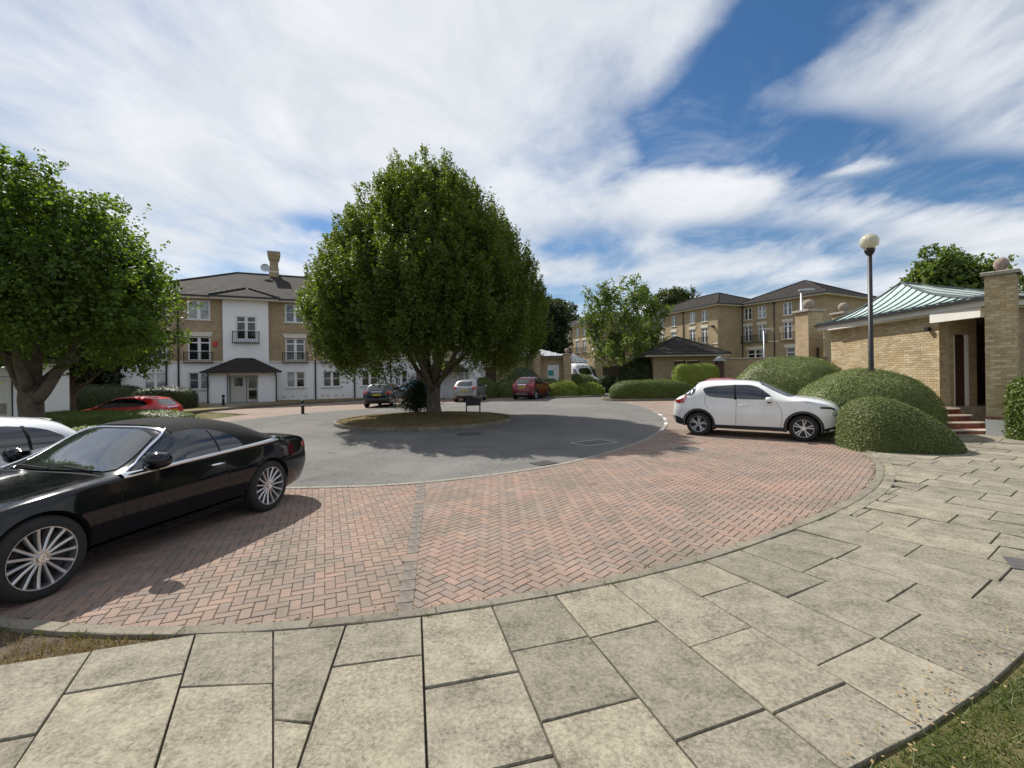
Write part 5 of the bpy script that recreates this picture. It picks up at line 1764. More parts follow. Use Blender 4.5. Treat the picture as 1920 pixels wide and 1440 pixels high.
def hedge(name, label, loc, rx, ry, h, rz=0.0, e1=0.6, e2=0.7, mat='hedge_clipped', n=9000, size=0.05, slope_x=0.0, slope_y=0.0, jit=0.55, amp=0.035, cat='hedge', lift=0.0, group=None):
    """clipped mound: superellipsoid half, e small = boxy"""
    U_, V_ = 64, 26

    def surf(u, v):
        x = rx * sgn_pow(np.cos(v), e1) * sgn_pow(np.cos(u), e2)
        y = ry * sgn_pow(np.cos(v), e1) * sgn_pow(np.sin(u), e2)
        z = h * sgn_pow(np.sin(v), e1)
        z = z * (1 + slope_x * x / rx + slope_y * y / ry)
        w_ = amp * (np.sin(x * 3.1 + y * 1.7 + rx) + np.sin(y * 4.3 - x * 2.2 + 2) + np.sin(z * 5 + x * 2.9)) * 0.6
        return np.stack([x * (1 + w_ / rx), y * (1 + w_ / ry), z * (1 + w_ / h * 0.7) + lift], -1)
    uu = np.linspace(0, 2 * PI, U_, endpoint=False)
    vv = np.linspace(0.0, PI / 2 - 0.02, V_)
    G = surf(uu[None, :] + 0 * vv[:, None], vv[:, None] + 0 * uu[None, :])
    verts = (G * np.array([0.975, 0.975, 0.98])).reshape(-1, 3).tolist()
    faces = [(j * U_ + i, j * U_ + (i + 1) % U_, (j + 1) * U_ + (i + 1) % U_, (j + 1) * U_ + i) for j in range(V_ - 1) for i in range(U_)]
    faces.append(tuple((V_ - 1) * U_ + i for i in range(U_)))
    # area-weighted leaves on the surface
    A_ = G[:-1]; B_ = np.roll(A_, -1, 1); D_ = G[1:]; C_ = np.roll(D_, -1, 1)
    nrm = np.cross(B_ - A_, D_ - A_)
    area = np.linalg.norm(nrm, axis=2)
    pr_ = (area / area.sum()).ravel()
    idx = RNG.choice(len(pr_), n, p=pr_)
    s_, t_ = RNG.uniform(0, 1, (n, 1)), RNG.uniform(0, 1, (n, 1))
    Af, Bf, Cf, Df = (q.reshape(-1, 3)[idx] for q in (A_, B_, C_, D_))
    P = (Af * (1 - s_) + Bf * s_) * (1 - t_) + (Df * (1 - s_) + Cf * s_) * t_
    N = unit(nrm.reshape(-1, 3)[idx])
    if (N * (P - np.array([0, 0, h * 0.3]))).sum() < 0: N = -N
    stray = np.where(RNG.uniform(0, 1, (n, 1)) < 0.10, size * 1.3, 0.0) * RNG.uniform(0, 1, (n, 1))
    P = P + N * (RNG.normal(0.0, size * 0.4, (n, 1)) + stray)
    LQ = leaf_quads(P, N, size, 0.6, jit, 0.35)
    me = bpy.data.meshes.new(name)
    nb = len(verts)
    me.from_pydata(np.concatenate([np.array(verts), LQ]).tolist(), [], faces + [tuple(range(nb + 4 * i, nb + 4 * i + 4)) for i in range(n)])
    o = link(name, me, mat)
    o.location = loc; o.rotation_euler = (0, 0, rz)
    tag(o, label, cat, group)
    return o


# right hand mounds by the white car
hedge('clipped_mound', 'low clipped evergreen mound in front, sloping down beside the footpath', (8.75, 10.6, 0.0), 1.14, 1.0, 1.04, rad(-6), 0.82, 0.85, 'hedge_juniper', 40000, 0.034, slope_x=-0.5, amp=0.04)
hedge('clipped_mound', 'broad clipped evergreen mound round the foot of the globe lamp', (10.05, 13.3, 0.0), 1.75, 1.5, 1.78, rad(-15), 0.72, 0.9, 'hedge_juniper', 40000, 0.038, slope_x=0.05, amp=0.06)
hedge('clipped_mound', 'tall rounded evergreen mound behind the white car bonnet', (10.4, 17.4, 0.0), 2.0, 1.6, 2.32, rad(-30), 0.7, 0.85, 'hedge_juniper', 34000, 0.042, amp=0.06)
hedge('laurel_hedge', 'glossy green hedge cut off by the right edge of the picture', (13.3, 11.35, 0.0), 0.95, 0.42, 1.58, rad(0), 0.25, 0.3, 'hedge_clipped', 12000, 0.07, jit=0.9)
# middle distance
hedge('clipped_hedge', 'long low clipped hedge with sunlit top in the middle of the court', (9.4, 31.4, 0.0), 2.75, 0.95, 1.3, rad(2), 0.5, 0.6, 'hedge_clipped', 22000, 0.06, amp=0.05)
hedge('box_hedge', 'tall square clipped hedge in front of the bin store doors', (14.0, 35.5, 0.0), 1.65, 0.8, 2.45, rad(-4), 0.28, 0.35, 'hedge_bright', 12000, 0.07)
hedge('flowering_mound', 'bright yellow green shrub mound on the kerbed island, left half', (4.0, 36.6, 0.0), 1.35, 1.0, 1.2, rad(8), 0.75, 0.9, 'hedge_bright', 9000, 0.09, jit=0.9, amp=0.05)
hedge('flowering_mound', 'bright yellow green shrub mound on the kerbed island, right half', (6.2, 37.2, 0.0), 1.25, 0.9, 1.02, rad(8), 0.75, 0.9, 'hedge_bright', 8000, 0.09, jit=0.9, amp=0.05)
hedge('clipped_hedge', 'low dark hedge in front of the white van', (5.6, 40.6, 0.0), 2.0, 0.8, 1.75, rad(-8), 0.6, 0.7, 'hedge_clipped', 9000, 0.09)
hedge('clipped_mound', 'small dark round bush in front of the timber fence', (9.0, 43.5, 0.0), 1.5, 0.9, 1.55, 0, 0.7, 0.8, 'hedge_dark', 8000, 0.09)
hedge('shrub', 'blue green shrub against the brick garage behind the red car', (0.9, 38.2, 0.2), 1.5, 0.7, 2.1, 0, 0.8, 0.9, 'shrub_blue', 6000, 0.12, jit=0.9, cat='shrub', amp=0.08)
hedge('clipped_mound', 'bright green clipped mound right of the silver car', (-2.3, 37.0, 0.0), 1.25, 0.9, 1.55, 0, 0.7, 0.85, 'hedge_clipped', 8000, 0.08)
hedge('clipped_mound', 'pale green clipped mound between silver car and red car', (-0.35, 37.6, 0.0), 1.3, 0.9, 1.35, 0, 0.75, 0.85, 'hedge_juniper', 8000, 0.08)
hedge('clipped_mound', 'brownish clipped mound in front of the white garage door', (3.1, 38.1, 0.0), 0.8, 0.6, 1.4, 0, 0.75, 0.85, 'hedge_juniper', 5000, 0.08)
hedge('laurel_shrub', 'dark evergreen shrubs left of the bin store', (11.6, 41.5, 0.0), 2.1, 1.2, 3.0, 0, 0.75, 0.85, 'hedge_dark', 9000, 0.16, jit=0.9, cat='shrub', amp=0.1)
hedge('laurel_shrub', 'grey green shrub between van and timber fence', (7.7, 47.5, 0.0), 1.1, 0.9, 2.5, 0, 0.8, 0.9, 'shrub_blue', 5000, 0.14, jit=0.9, cat='shrub', amp=0.1)
# left
hedge('clipped_hedge', 'long dark clipped hedge in front of the red hatchback', (-15.75, 18.3, 0.0), 3.35, 0.8, 0.56, rad(-6), 0.45, 0.5, 'hedge_clipped', 22000, 0.05, amp=0.03)
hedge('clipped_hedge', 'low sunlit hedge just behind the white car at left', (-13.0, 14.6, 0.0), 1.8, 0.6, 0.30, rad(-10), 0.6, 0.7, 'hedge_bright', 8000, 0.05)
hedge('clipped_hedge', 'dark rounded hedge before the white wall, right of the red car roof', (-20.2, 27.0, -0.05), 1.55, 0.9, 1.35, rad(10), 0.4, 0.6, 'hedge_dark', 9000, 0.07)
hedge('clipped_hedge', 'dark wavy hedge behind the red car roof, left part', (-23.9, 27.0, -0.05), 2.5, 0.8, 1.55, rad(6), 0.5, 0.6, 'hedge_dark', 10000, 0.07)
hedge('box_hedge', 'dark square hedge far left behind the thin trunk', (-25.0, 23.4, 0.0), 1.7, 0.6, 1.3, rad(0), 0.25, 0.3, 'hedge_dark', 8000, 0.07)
# kerbs of the planted islands in the middle distance
isl = bpy.data.objects.new('planting_island', None); COL.objects.link(isl); isl['kind'] = 'structure'
c1 = Curve([(2.4, 35.6), (3.4, 35.0), (5.2, 35.5), (7.2, 36.4), (7.6, 37.4)], 1)
stones(c1, isl, 'kerb_stone', 0.9, 0.0, 0.14, 0.0, 0.15, 'kerb_stone')
sheet('soil_bed', [tuple(p) for p in c1.q[::3]] + [(7.0, 42), (3, 42)], 0.10, 'soil', kind=None, parent=isl)
isl = bpy.data.objects.new('planting_island', None); COL.objects.link(isl); isl['kind'] = 'structure'
c1 = Curve([(6.6, 33.4), (6.2, 31.4), (6.5, 30.3), (7.6, 30.05), (12.6, 30.4)], 1)
stones(c1, isl, 'kerb_stone', 0.9, 0.0, 0.14, 0.0, 0.14, 'kerb_stone')
sheet('soil_bed', [tuple(p) for p in c1.q[::3]] + [(12.6, 34)], 0.10, 'soil', kind=None, parent=isl)

# ================================================================== CARS
def pchip(pts):
    x = np.array([p[0] for p in pts], float); y = np.array([p[1] for p in pts], float)
    h = np.diff(x); dl = np.diff(y) / h
    d = np.zeros(len(x))
    for i in range(1, len(x) - 1):
        if dl[i - 1] * dl[i] > 0:
            w1, w2 = 2 * h[i] + h[i - 1], h[i] + 2 * h[i - 1]
            d[i] = (w1 + w2) / (w1 / dl[i - 1] + w2 / dl[i])
    d[0], d[-1] = dl[0], dl[-1]

    def f(t_):
        t_ = np.clip(t_, x[0], x[-1])
        i = np.clip(np.searchsorted(x, t_) - 1, 0, len(x) - 2)
        s = (t_ - x[i]) / h[i]
        return (y[i] * (1 + 2 * s) * (1 - s) ** 2 + d[i] * h[i] * s * (1 - s) ** 2 + y[i + 1] * s * s * (3 - 2 * s) + d[i + 1] * h[i] * s * s * (s - 1))
    return f


class Car:
    """x forward, y left, z up; origin on the ground half way between the axles"""

    def __init__(s, name, label, cat, loc, heading, spec, paint_name, k=(1, 1, 1), group=None):
        s.o = thing(name, label, cat, loc, math.atan2(heading[1], heading[0]), group)
        s.k = k; s.sp = spec; s.paint = paint_name
        kx, ky, kz = k
        sc = lambda L: pchip([(x * kx, v) for x, v in L])
        zt, zs, zb, w_, nn, mm = (sc(spec[q]) for q in ('zt', 'zs', 'zb', 'w', 'n', 'm'))
        tuck = spec.get('tuck', 0.93); bulge = spec.get('bulge', 1.0)
        xr, xf = spec['zt'][0][0] * kx, spec['zt'][-1][0] * kx
        u = np.linspace(0, 1, 84)
        xs = xr + (xf - xr) * (u - 0.11 * np.sin(2 * PI * u) / (2 * PI) * 2.2)
        rings = []
        NS, NTp = 12, 18
        for x in xs:
            W, B, S_, T = w_(x) * ky, zb(x) * kz, zs(x) * kz, zt(x) * kz
            n_, m_ = nn(x), mm(x)
            T = max(T, S_ + 0.015)
            pts = [(0, B), (W * tuck * 0.55, B), (W * tuck * 0.93, B)]
            for i in range(NS):
                q = i / (NS - 1)
                z = B + 0.03 + (S_ - B - 0.03) * q
                yv = W * (tuck + (1 - tuck) * math.sin(min(1, q * 1.75) * PI / 2) - 0.035 * max(0, q - 0.62) / 0.38 * bulge)
                pts.append((yv, z))
            Ws = pts[-1][0]
            for i in range(1, NTp + 1):
                a = (PI / 2) * i / NTp
                pts.append((Ws * math.cos(a) ** (2 / n_), S_ + (T - S_) * math.sin(a) ** (2 / m_)))
            pts[-1] = (0, T)
            rings.append([(x, y, z) for y, z in pts])
        s.xs = xs; s.J = len(rings[0]); s.jbelt = 3 + NS - 1
        V, F = [], []
        J = s.J
        full = 2 * J - 2
        for r in rings:
            V += r + [(x, -y, z) for x, y, z in reversed(r[1:-1])]
        for i in range(len(rings) - 1):
            for j in range(full):
                j2 = (j + 1) % full
                F.append((i * full + j, i * full + j2, (i + 1) * full + j2, (i + 1) * full + j))
        for i, rev in ((0, False), (len(rings) - 1, True)):
            c = np.mean(np.array(V[i * full:(i + 1) * full]), axis=0)
            c[0] += -0.012 if not rev else 0.012
            V.append(tuple(c))
            for j in range(full):
                j2 = (j + 1) % full
                t3 = (len(V) - 1, i * full + j2, i * full + j)
                F.append(t3 if not rev else t3[::-1])
        s.V, s.F, s.full = V, F, full
        s.bvh = BVHTree.FromPolygons([Vector(v) for v in V], F)
        s.wb = spec['wb'] * kx / 2
        s.rw = spec['rw']
        s.mb_body()
        s.detail_wheels()

    def mb_body(s):
        me = bpy.data.meshes.new('body')
        me.from_pydata(s.V, [], s.F)
        bm = bmesh.new(); bm.from_mesh(me); bmesh.ops.recalc_face_normals(bm, faces=bm.faces); bm.to_mesh(me); bm.free()
        o = bpy.data.objects.new('body', me); COL.objects.link(o)
        cu = MB()
        W = max(v[1] for v in s.V)
        for sx in (-1, 1):
            for sy in (-1, 1):
                n = 40; ra = s.sp.get('arch', s.rw + 0.055)
                b = len(cu.v)
                ya, yb = sy * (W - 0.34), sy * (W + 0.3)
                for y in (ya, yb):
                    for q in range(n):
                        a = 2 * PI * q / n
                        cu.v.append((sx * s.wb + ra * math.cos(a), y, s.rw + ra * math.sin(a)))
                cu.f.append(tuple(b + q for q in range(n))); cu.f.append(tuple(b + n + q for q in reversed(range(n))))
                for q in range(n):
                    q2 = (q + 1) % n
                    cu.f.append((b + q, b + n + q, b + n + q2, b + q2))
        cme = cu.mesh('cutter')
        bm = bmesh.new(); bm.from_mesh(cme); bmesh.ops.recalc_face_normals(bm, faces=bm.faces); bm.to_mesh(cme); bm.free()
        co = bpy.data.objects.new('cutter', cme); COL.objects.link(co)
        md = o.modifiers.new('cut', 'BOOLEAN'); md.operation = 'DIFFERENCE'; md.object = co; md.solver = 'EXACT'
        dg = bpy.context.evaluated_depsgraph_get(); dg.update()
        me2 = bpy.data.meshes.new_from_object(o.evaluated_get(dg))
        bpy.data.objects.remove(o); bpy.data.objects.remove(co)
        me2.materials.clear(); me2.materials.append(MATS[s.paint]); me2.materials.append(MATS['gap'])
        # wheel-well faces are black
        for p in me2.polygons:
            c = p.center
            if abs(abs(c.x) - s.wb) < s.sp.get('arch', s.rw + 0.055) + 0.01 and (c.z - s.rw) ** 2 + (abs(c.x) - s.wb) ** 2 < (s.sp.get('arch', s.rw + 0.055) + 0.004) ** 2 and abs(c.y) < W - 0.008 and c.z > 0.0 and (abs(p.normal.y) < 0.35 or abs(c.y) < W - 0.3):
                p.material_index = 1
        me2.polygons.foreach_set('use_smooth', [True] * len(me2.polygons))
        me2.set_sharp_from_angle(angle=rad(38))
        s.body = link('body', me2, None, s.o)

    def cast(s, p, proj, off):
        x, y = p
        o, d = {'L': (Vector((x, 3, y)), Vector((0, -1, 0))), 'R': (Vector((x, -3, y)), Vector((0, 1, 0))), 'T': (Vector((x, y, 4)), Vector((0, 0, -1))),
                'B': (Vector((-6, x, y)), Vector((1, 0, 0))), 'F': (Vector((6, x, y)), Vector((-1, 0, 0)))}[proj]
        h = s.bvh.ray_cast(o, d)
        if h[0] is None:
            h = s.bvh.find_nearest(o + d * (3 if proj in 'LR' else 4))
        n = h[1]
        if n.dot(d) > 0: n = -n
        return h[0] + n * off

    def sc2(s, p, proj):
        kx, ky, kz = s.k
        return {'L': (p[0] * kx, p[1] * kz), 'R': (p[0] * kx, p[1] * kz), 'T': (p[0] * kx, p[1] * ky), 'B': (p[0] * ky, p[1] * kz), 'F': (p[0] * ky, p[1] * kz)}[proj]

    def patch(s, name, poly, proj, mat, off=0.004, grid=0.07, rnd=2, parent=None):
        P = [Vector(s.sc2(p, proj)) for p in poly]
        for _ in range(rnd):
            Q = []
            for i in range(len(P)):
                a, b = P[i], P[(i + 1) % len(P)]
                Q += [a.lerp(b, 0.2), a.lerp(b, 0.8)] if _ == 0 else [a.lerp(b, 0.25), a.lerp(b, 0.75)]
            P = Q
        D = []
        for i in range(len(P)):
            a, b = P[i], P[(i + 1) % len(P)]
            n = max(1, int((b - a).length / 0.05))
            D += [a.lerp(b, k / n) for k in range(n)]
        nb = len(D)
        pl = [tuple(v) for v in D]
        x0, x1 = min(v.x for v in D), max(v.x for v in D); y0, y1 = min(v.y for v in D), max(v.y for v in D)
        pts = list(D)
        gx_ = np.arange(x0 + grid / 2, x1, grid); gy_ = np.arange(y0 + grid / 2, y1, grid)
        for x in gx_:
            for y in gy_:
                if inside((x, y), pl) and min((Vector((x, y)) - v).length for v in D[::2]) > grid * 0.35: pts.append(Vector((x, y)))
        r = geometry.delaunay_2d_cdt(pts, [], [list(range(nb))], 1, 1e-6)
        m = MB()
        m.v = [tuple(s.cast((v.x, v.y), proj, off)) for v in r[0]]
        m.f = [tuple(f) for f in r[2]]
        return m.build(name, mat, parent or s.o, smooth=True)

    def both(s, name, poly, mat, **kw):
        return [s.patch(name, poly, 'L', mat, **kw), s.patch(name, poly, 'R', mat, **kw)]

    def strip(s, name, line, wd, proj, mat, off=0.005, parent=None, step=0.05, thick=0.0):
        P = [Vector(s.sc2(p, proj)) for p in line]
        D = []
        for a, b in zip(P[:-1], P[1:]):
            n = max(1, int((b - a).length / step))
            D += [a.lerp(b, k / n) for k in range(n)]
        D.append(P[-1])
        m = MB()
        for i, p in enumerate(D):
            t_ = (D[min(i + 1, len(D) - 1)] - D[max(i - 1, 0)]).normalized()
            n = Vector((-t_.y, t_.x))
            for q, of in ((-0.5, off * 0.3), (-0.3, off), (0.3, off), (0.5, off * 0.3)): m.v.append(tuple(s.cast((p + n * wd * q), proj, of)))
        for i in range(len(D) - 1):
            for q in range(3): m.f.append((i * 4 + q, i * 4 + q + 1, i * 4 + 5 + q, i * 4 + 4 + q))
        return m.build(name, mat, parent or s.o, smooth=True)

    def bstrip(s, name, line, wd, mat, **kw):
        for pr in 'LR': s.strip(name, line, wd, pr, mat, **kw)

    def shell(s, name, x0, x1, j0, j1, off, mat):
        """copy of part of the body skin pushed outwards"""
        kx = s.k[0]
        idx = [i for i, x in enumerate(s.xs) if x0 * kx <= x <= x1 * kx]
        m = MB()
        cols = list(range(j0, s.J)) + [s.full - j for j in range(s.J - 2, j0 - 1, -1)]
        V = np.array(s.V)
        for i in idx:
            for j in cols:
                p = Vector(V[i * s.full + j]); h = s.bvh.find_nearest(p)
                n = Vector((0, p.y * 1.1, max(p.z - 0.9 * s.k[2], 0.05))).normalized()
                m.v.append(tuple(p + n * off))
        c = len(cols)
        m.f = [(a * c + b, a * c + b + 1, (a + 1) * c + b + 1, (a + 1) * c + b) for a in range(len(idx) - 1) for b in range(c - 1)]
        return m.build(name, mat, s.o, smooth=True)

    def detail_wheels(s):
        W = max(v[1] for v in s.V)
        rw, rr = s.rw, s.sp['rim']
        tw = 0.21
        y1 = W - 0.02
        tm = MB().lathe([(rr - 0.01, -tw / 2), (rr + 0.02, -tw / 2 - 0.004), (rw - 0.03, -tw / 2), (rw - 0.006, -tw / 2 + 0.025), (rw, -tw / 4), (rw, tw / 4), (rw - 0.006, tw / 2 - 0.025), (rw - 0.03, tw / 2), (rr + 0.02, tw / 2 + 0.004), (rr - 0.01, tw / 2)], 48).mesh('tyre', angle=40)
        tm.materials.append(MATS['tyre'])
        f = tw / 2 - 0.012
        rm = MB()
        rm.lathe([(rr - 0.012, -tw / 2 + 0.01), (rr - 0.02, f - 0.01), (rr - 0.018, f + 0.006), (rr + 0.004, f + 0.008), (rr + 0.006, f - 0.012)], 48)
        rm.lathe([(0.0, f - 0.015), (0.062, f - 0.015), (0.068, f - 0.03), (0.07, f - 0.07)], 20)
        style = s.sp.get('spokes', ('double', 5))
        n = style[1]

        def spoke(a, w0, w1, r0=0.05, r1=None, twist=0.0):
            r1 = r1 or rr - 0.012
            c, sn = math.cos(a), math.sin(a)
            vs = []
            for r_, wv, dz, tz in ((r0, w0, 0.02, 0.0), ((r0 + r1) * 0.5, (w0 + w1) / 2, 0.022, 0.012), (r1, w1, 0.008, 0.0)):
                an = a + twist * (r_ - r0)
                c, sn = math.cos(an), math.sin(an)
                for q, z in ((-0.5, f - dz - 0.04), (-0.5, f - dz), (-0.22, f - dz + 0.008), (0.22, f - dz + 0.008), (0.5, f - dz), (0.5, f - dz - 0.04)):
                    vs.append((r_ * c - q * wv * sn, r_ * sn + q * wv * c, z))
            fs = []
            for i in range(2):
                for q in range(5): fs.append((i * 6 + q, i * 6 + q + 1, i * 6 + 7 + q, i * 6 + 6 + q))
            rm.add(vs, fs)
        for k in range(n):
            a = 2 * PI * k / n + 0.2
            if style[0] == 'multi': spoke(a, 0.022, 0.026)
            elif style[0] == 'double':
                spoke(a - 0.13, 0.03, 0.032, 0.055, None, -0.35); spoke(a + 0.13, 0.03, 0.032, 0.055, None, 0.35)
            else: spoke(a, 0.05, 0.065)
        rmesh = rm.mesh('rim', angle=35)
        rmesh.materials.append(MATS['rim_silver'])
        dk = MB().lathe([(0.0, f - 0.085), (rr - 0.03, f - 0.085)], 32).mesh('brake_disc'); dk.materials.append(MATS['rim_dark'])
        hub = MB()
        hub.lathe([(0.03, f - 0.012), (0.034, f - 0.008), (0.034, f - 0.0)], 18)
        hub.lathe([(0.0, f - 0.006), (0.033, f - 0.006)], 18)
        if style[0] == 'multi':  # ring with a three pointed star
            for k in range(3):
                a = 2 * PI * k / 3 + PI / 2
                hub.add([(0.03 * math.cos(a), 0.03 * math.sin(a), f), (0.006 * math.cos(a + 1.05), 0.006 * math.sin(a + 1.05), f + 0.003), (0, 0, f + 0.004), (0.006 * math.cos(a - 1.05), 0.006 * math.sin(a - 1.05), f + 0.003)], [(0, 1, 2, 3)])
            for k in range(5):
                a = 2 * PI * k / 5
                hub.lathe([(0.0, f - 0.012), (0.009, f - 0.012)], 8, Matrix.Translation((0.05 * math.cos(a), 0.05 * math.sin(a), 0.0)))
        hm = hub.mesh('hub_cap', smooth=False); hm.materials.append(MATS['chrome'])
        for sx in (-1, 1):
            for sy in (-1, 1):
                wv = empty('wheel', s.o)
                wv.matrix_local = Matrix.Translation((sx * s.wb, sy * (y1 - tw / 2), rw)) @ (Matrix.Rotation(-sy * PI / 2, 4, 'X'))
                for nm, me in (('tyre', tm), ('rim', rmesh), ('brake_disc', dk), ('hub_cap', hm)):
                    q = bpy.data.objects.new(nm, me); COL.objects.link(q); q.parent = wv

    def mirror(s, x, z, y, mat, wd=0.2, big=1.0):
        kx, ky, kz = s.k
        for sy in (-1, 1):
            m = MB()
            P = []
            secs = [(0.0, 0.55), (0.03, 0.92), (0.09, 1.0), (0.15, 0.9), (wd, 0.55)]
            for dy, sc in secs:
                for q in range(12):
                    a = 2 * PI * q / 12
                    cx = math.copysign(abs(math.cos(a)) ** 0.7, math.cos(a)); cz = math.copysign(abs(math.sin(a)) ** 0.7, math.sin(a))
                    m.v.append((x * kx + 0.07 * big * sc * cx + (0.03 if cx > 0 else 0), sy * (y * ky + 0.02 + dy), z * kz + 0.068 * big * sc * cz))
            for i in range(4):
                for q in range(12): m.f.append((i * 12 + q, i * 12 + (q + 1) % 12, i * 12 + 12 + (q + 1) % 12, i * 12 + 12 + q))
            m.f += [tuple(range(12)), tuple(range(48, 60))]
            mo = m.build('wing_mirror', mat, s.o, smooth=True)
            MB().box(x * kx - 0.03, x * kx + 0.05, sy * (y * ky - 0.09) - 0.02, sy * (y * ky + 0.08) + 0.02, z * kz - 0.10, z * kz - 0.05).build('mirror_arm', 'plastic_black', mo)

    def handle(s, x, z, mat):
        for pr in 'LR':
            c = [s.cast(s.sc2((x + dx, z), pr), pr, of) for dx, of in ((-0.11, 0.0), (-0.09, 0.03), (0.0, 0.036), (0.09, 0.03), (0.11, 0.0))]
            MB().tube(c, [0.012, 0.014, 0.015, 0.014, 0.012], 8).build('door_handle', mat, s.o, smooth=True)

    def plate(s, proj, z, wd=0.52, mat='plate_yellow'):
        p = s.patch('number_plate', [(-wd / 2, z - 0.055), (wd / 2, z - 0.055), (wd / 2, z + 0.055), (-wd / 2, z + 0.055)], proj, mat, 0.012, 0.1, 0)
        for k in range(7):
            x = -wd / 2 + 0.06 + k * 0.066 + (0.02 if k > 3 else 0)
            s.patch('plate_mark', [(x, z - 0.035), (x + 0.035, z - 0.035), (x + 0.035, z + 0.035), (x, z + 0.035)], proj, 'gap', 0.015, 0.1, 0, parent=p)


paint('paint_black', (0.002, 0.0025, 0.006), 0.0, 0.15, 0.1, 0.75)
paint('paint_pearl', (0.78, 0.78, 0.76), 0.0, 0.3)
paint('paint_whitecar', (0.72, 0.74, 0.76), 0.0, 0.3)
paint('paint_red', (0.55, 0.014, 0.012), 0.1, 0.28)
paint('paint_maroon', (0.17, 0.008, 0.018), 0.3, 0.28)
paint('paint_navy', (0.010, 0.011, 0.020), 0.2, 0.28)
paint('paint_silver', (0.32, 0.33, 0.34), 0.6, 0.32)
paint('paint_teal', (0.03, 0.22, 0.26), 0.2, 0.3)
paint('paint_van', (0.76, 0.77, 0.78), 0.0, 0.35)

# ---------------- black convertible
CAB = dict(
    zt=[(-2.50, 0.62), (-2.47, 0.80), (-2.42, 0.97), (-2.30, 1.025), (-2.05, 1.05), (-1.74, 1.065), (-1.52, 1.17), (-1.25, 1.305), (-1.0, 1.375), (-0.65, 1.42), (-0.3, 1.415), (-0.06, 1.375), (0.2, 1.245), (0.55, 1.06), (0.74, 0.99), (1.0, 0.97), (1.4, 0.935), (1.8, 0.87), (2.05, 0.78), (2.17, 0.69), (2.24, 0.58)],
    zs=[(-2.50, 0.56), (-2.42, 0.83), (-2.2, 0.945), (-1.7, 0.975), (-1.0, 0.955), (0, 0.925), (0.8, 0.90), (1.2, 0.885), (1.7, 0.83), (2.05, 0.72), (2.24, 0.53)],
    zb=[(-2.50, 0.36), (-2.35, 0.26), (-1.9, 0.21), (1.7, 0.19), (2.1, 0.2), (2.24, 0.3)],
    w=[(-2.50, 0.62), (-2.44, 0.76), (-2.25, 0.86), (-1.8, 0.92), (-1.4, 0.93), (-0.6, 0.905), (0.5, 0.905), (1.3, 0.925), (1.7, 0.905), (2.0, 0.82), (2.16, 0.70), (2.24, 0.58)],
    n=[(-2.5, 3.2), (-1.78, 3.2), (-1.4, 3.4), (-0.1, 3.9), (0.65, 3.2), (2.24, 3.0)],
    m=[(-2.5, 2.6), (-1.8, 2.4), (-1.4, 1.8), (-0.1, 1.5), (0.55, 1.8), (0.9, 2.4), (2.24, 2.4)],
    wb=2.84, rw=0.338, rim=0.258, arch=0.375, spokes=('multi', 15), tuck=0.87, bulge=1.0)
c = Car('convertible_car', 'black convertible with fabric roof and multi-spoke wheels, nearest car at left', 'car', (-4.45, 5.24, 0.012), (-0.228, -0.973), CAB, 'paint_black', (0.89, 1, 0.92))
c.shell('soft_top', -1.76, -0.05, c.jbelt, c.J, 0.006, 'soft_top')
sw = [(0.60, 0.95), (0.48, 1.0), (-0.08, 1.29), (-0.35, 1.30), (-0.58, 1.275), (-0.76, 1.205), (-0.90, 1.10), (-0.94, 1.015), (-0.5, 0.99), (0.1, 0.965)]
gs = c.both('side_window', sw, 'car_glass', off=0.014, rnd=1)
c.bstrip('window_divider', [(-0.55, 1.0), (-0.52, 1.27)], 0.03, 'gap', off=0.017)
c.bstrip('belt_trim', [(0.68, 0.935), (0.4, 0.945), (0, 0.962), (-0.7, 0.988), (-1.3, 1.015), (-1.70, 1.03)], 0.04, 'chrome', off=0.019)
c.bstrip('pillar_trim', [(0.64, 0.95), (0.46, 1.02), (-0.04, 1.305), (-0.10, 1.335)], 0.011, 'chrome', off=0.019)
c.patch('windscreen', [(0.02, -0.55), (0.02, 0.55), (0.34, 0.65), (0.69, 0.73), (0.75, 0.35), (0.77, 0.0), (0.75, -0.35), (0.69, -0.73), (0.34, -0.65)], 'T', 'car_screen', 0.008, 0.08, 1)
c.strip('header_trim', [(-0.04, -0.56), (-0.03, 0), (-0.04, 0.56)], 0.02, 'T', 'chrome', off=0.014)
c.strip('wiper', [(0.74, 0.55), (0.68, 0.1)], 0.02, 'T', 'gap', off=0.02)
c.strip('wiper', [(0.75, 0.0), (0.68, -0.5)], 0.02, 'T', 'gap', off=0.02)
c.strip('bonnet_gap', [(0.80, -0.75), (0.82, 0), (0.80, 0.75)], 0.02, 'T', 'gap', off=0.003)
for sy in (-1, 1):
    c.strip('bonnet_gap', [(0.80, sy * 0.75), (1.5, sy * 0.72), (2.0, sy * 0.6)], 0.008, 'T', 'gap', off=0.003)
c.bstrip('door_gap', [(0.70, 0.93), (0.72, 0.7), (0.70, 0.45), (0.66, 0.27)], 0.007, 'gap', off=0.003)
c.bstrip('door_gap', [(-0.60, 0.98), (-0.68, 0.7), (-0.66, 0.45), (-0.55, 0.27)], 0.007, 'gap', off=0.003)
c.both('sill_skirt', [(1.0, 0.235), (1.0, 0.30), (-0.98, 0.33), (-0.98, 0.26)], 'paint_black', off=0.02, rnd=0)
c.handle(-0.50, 0.85, 'chrome')
c.mirror(0.38, 1.06, 0.85, 'paint_black', 0.22, 1.3)
c.patch('tail_lamp', [(-2.46, 0.80), (-2.36, 0.90), (-2.16, 0.90), (-2.2, 0.85), (-2.34, 0.78)], 'L', 'lamp_red', 0.006, 0.05, 1)
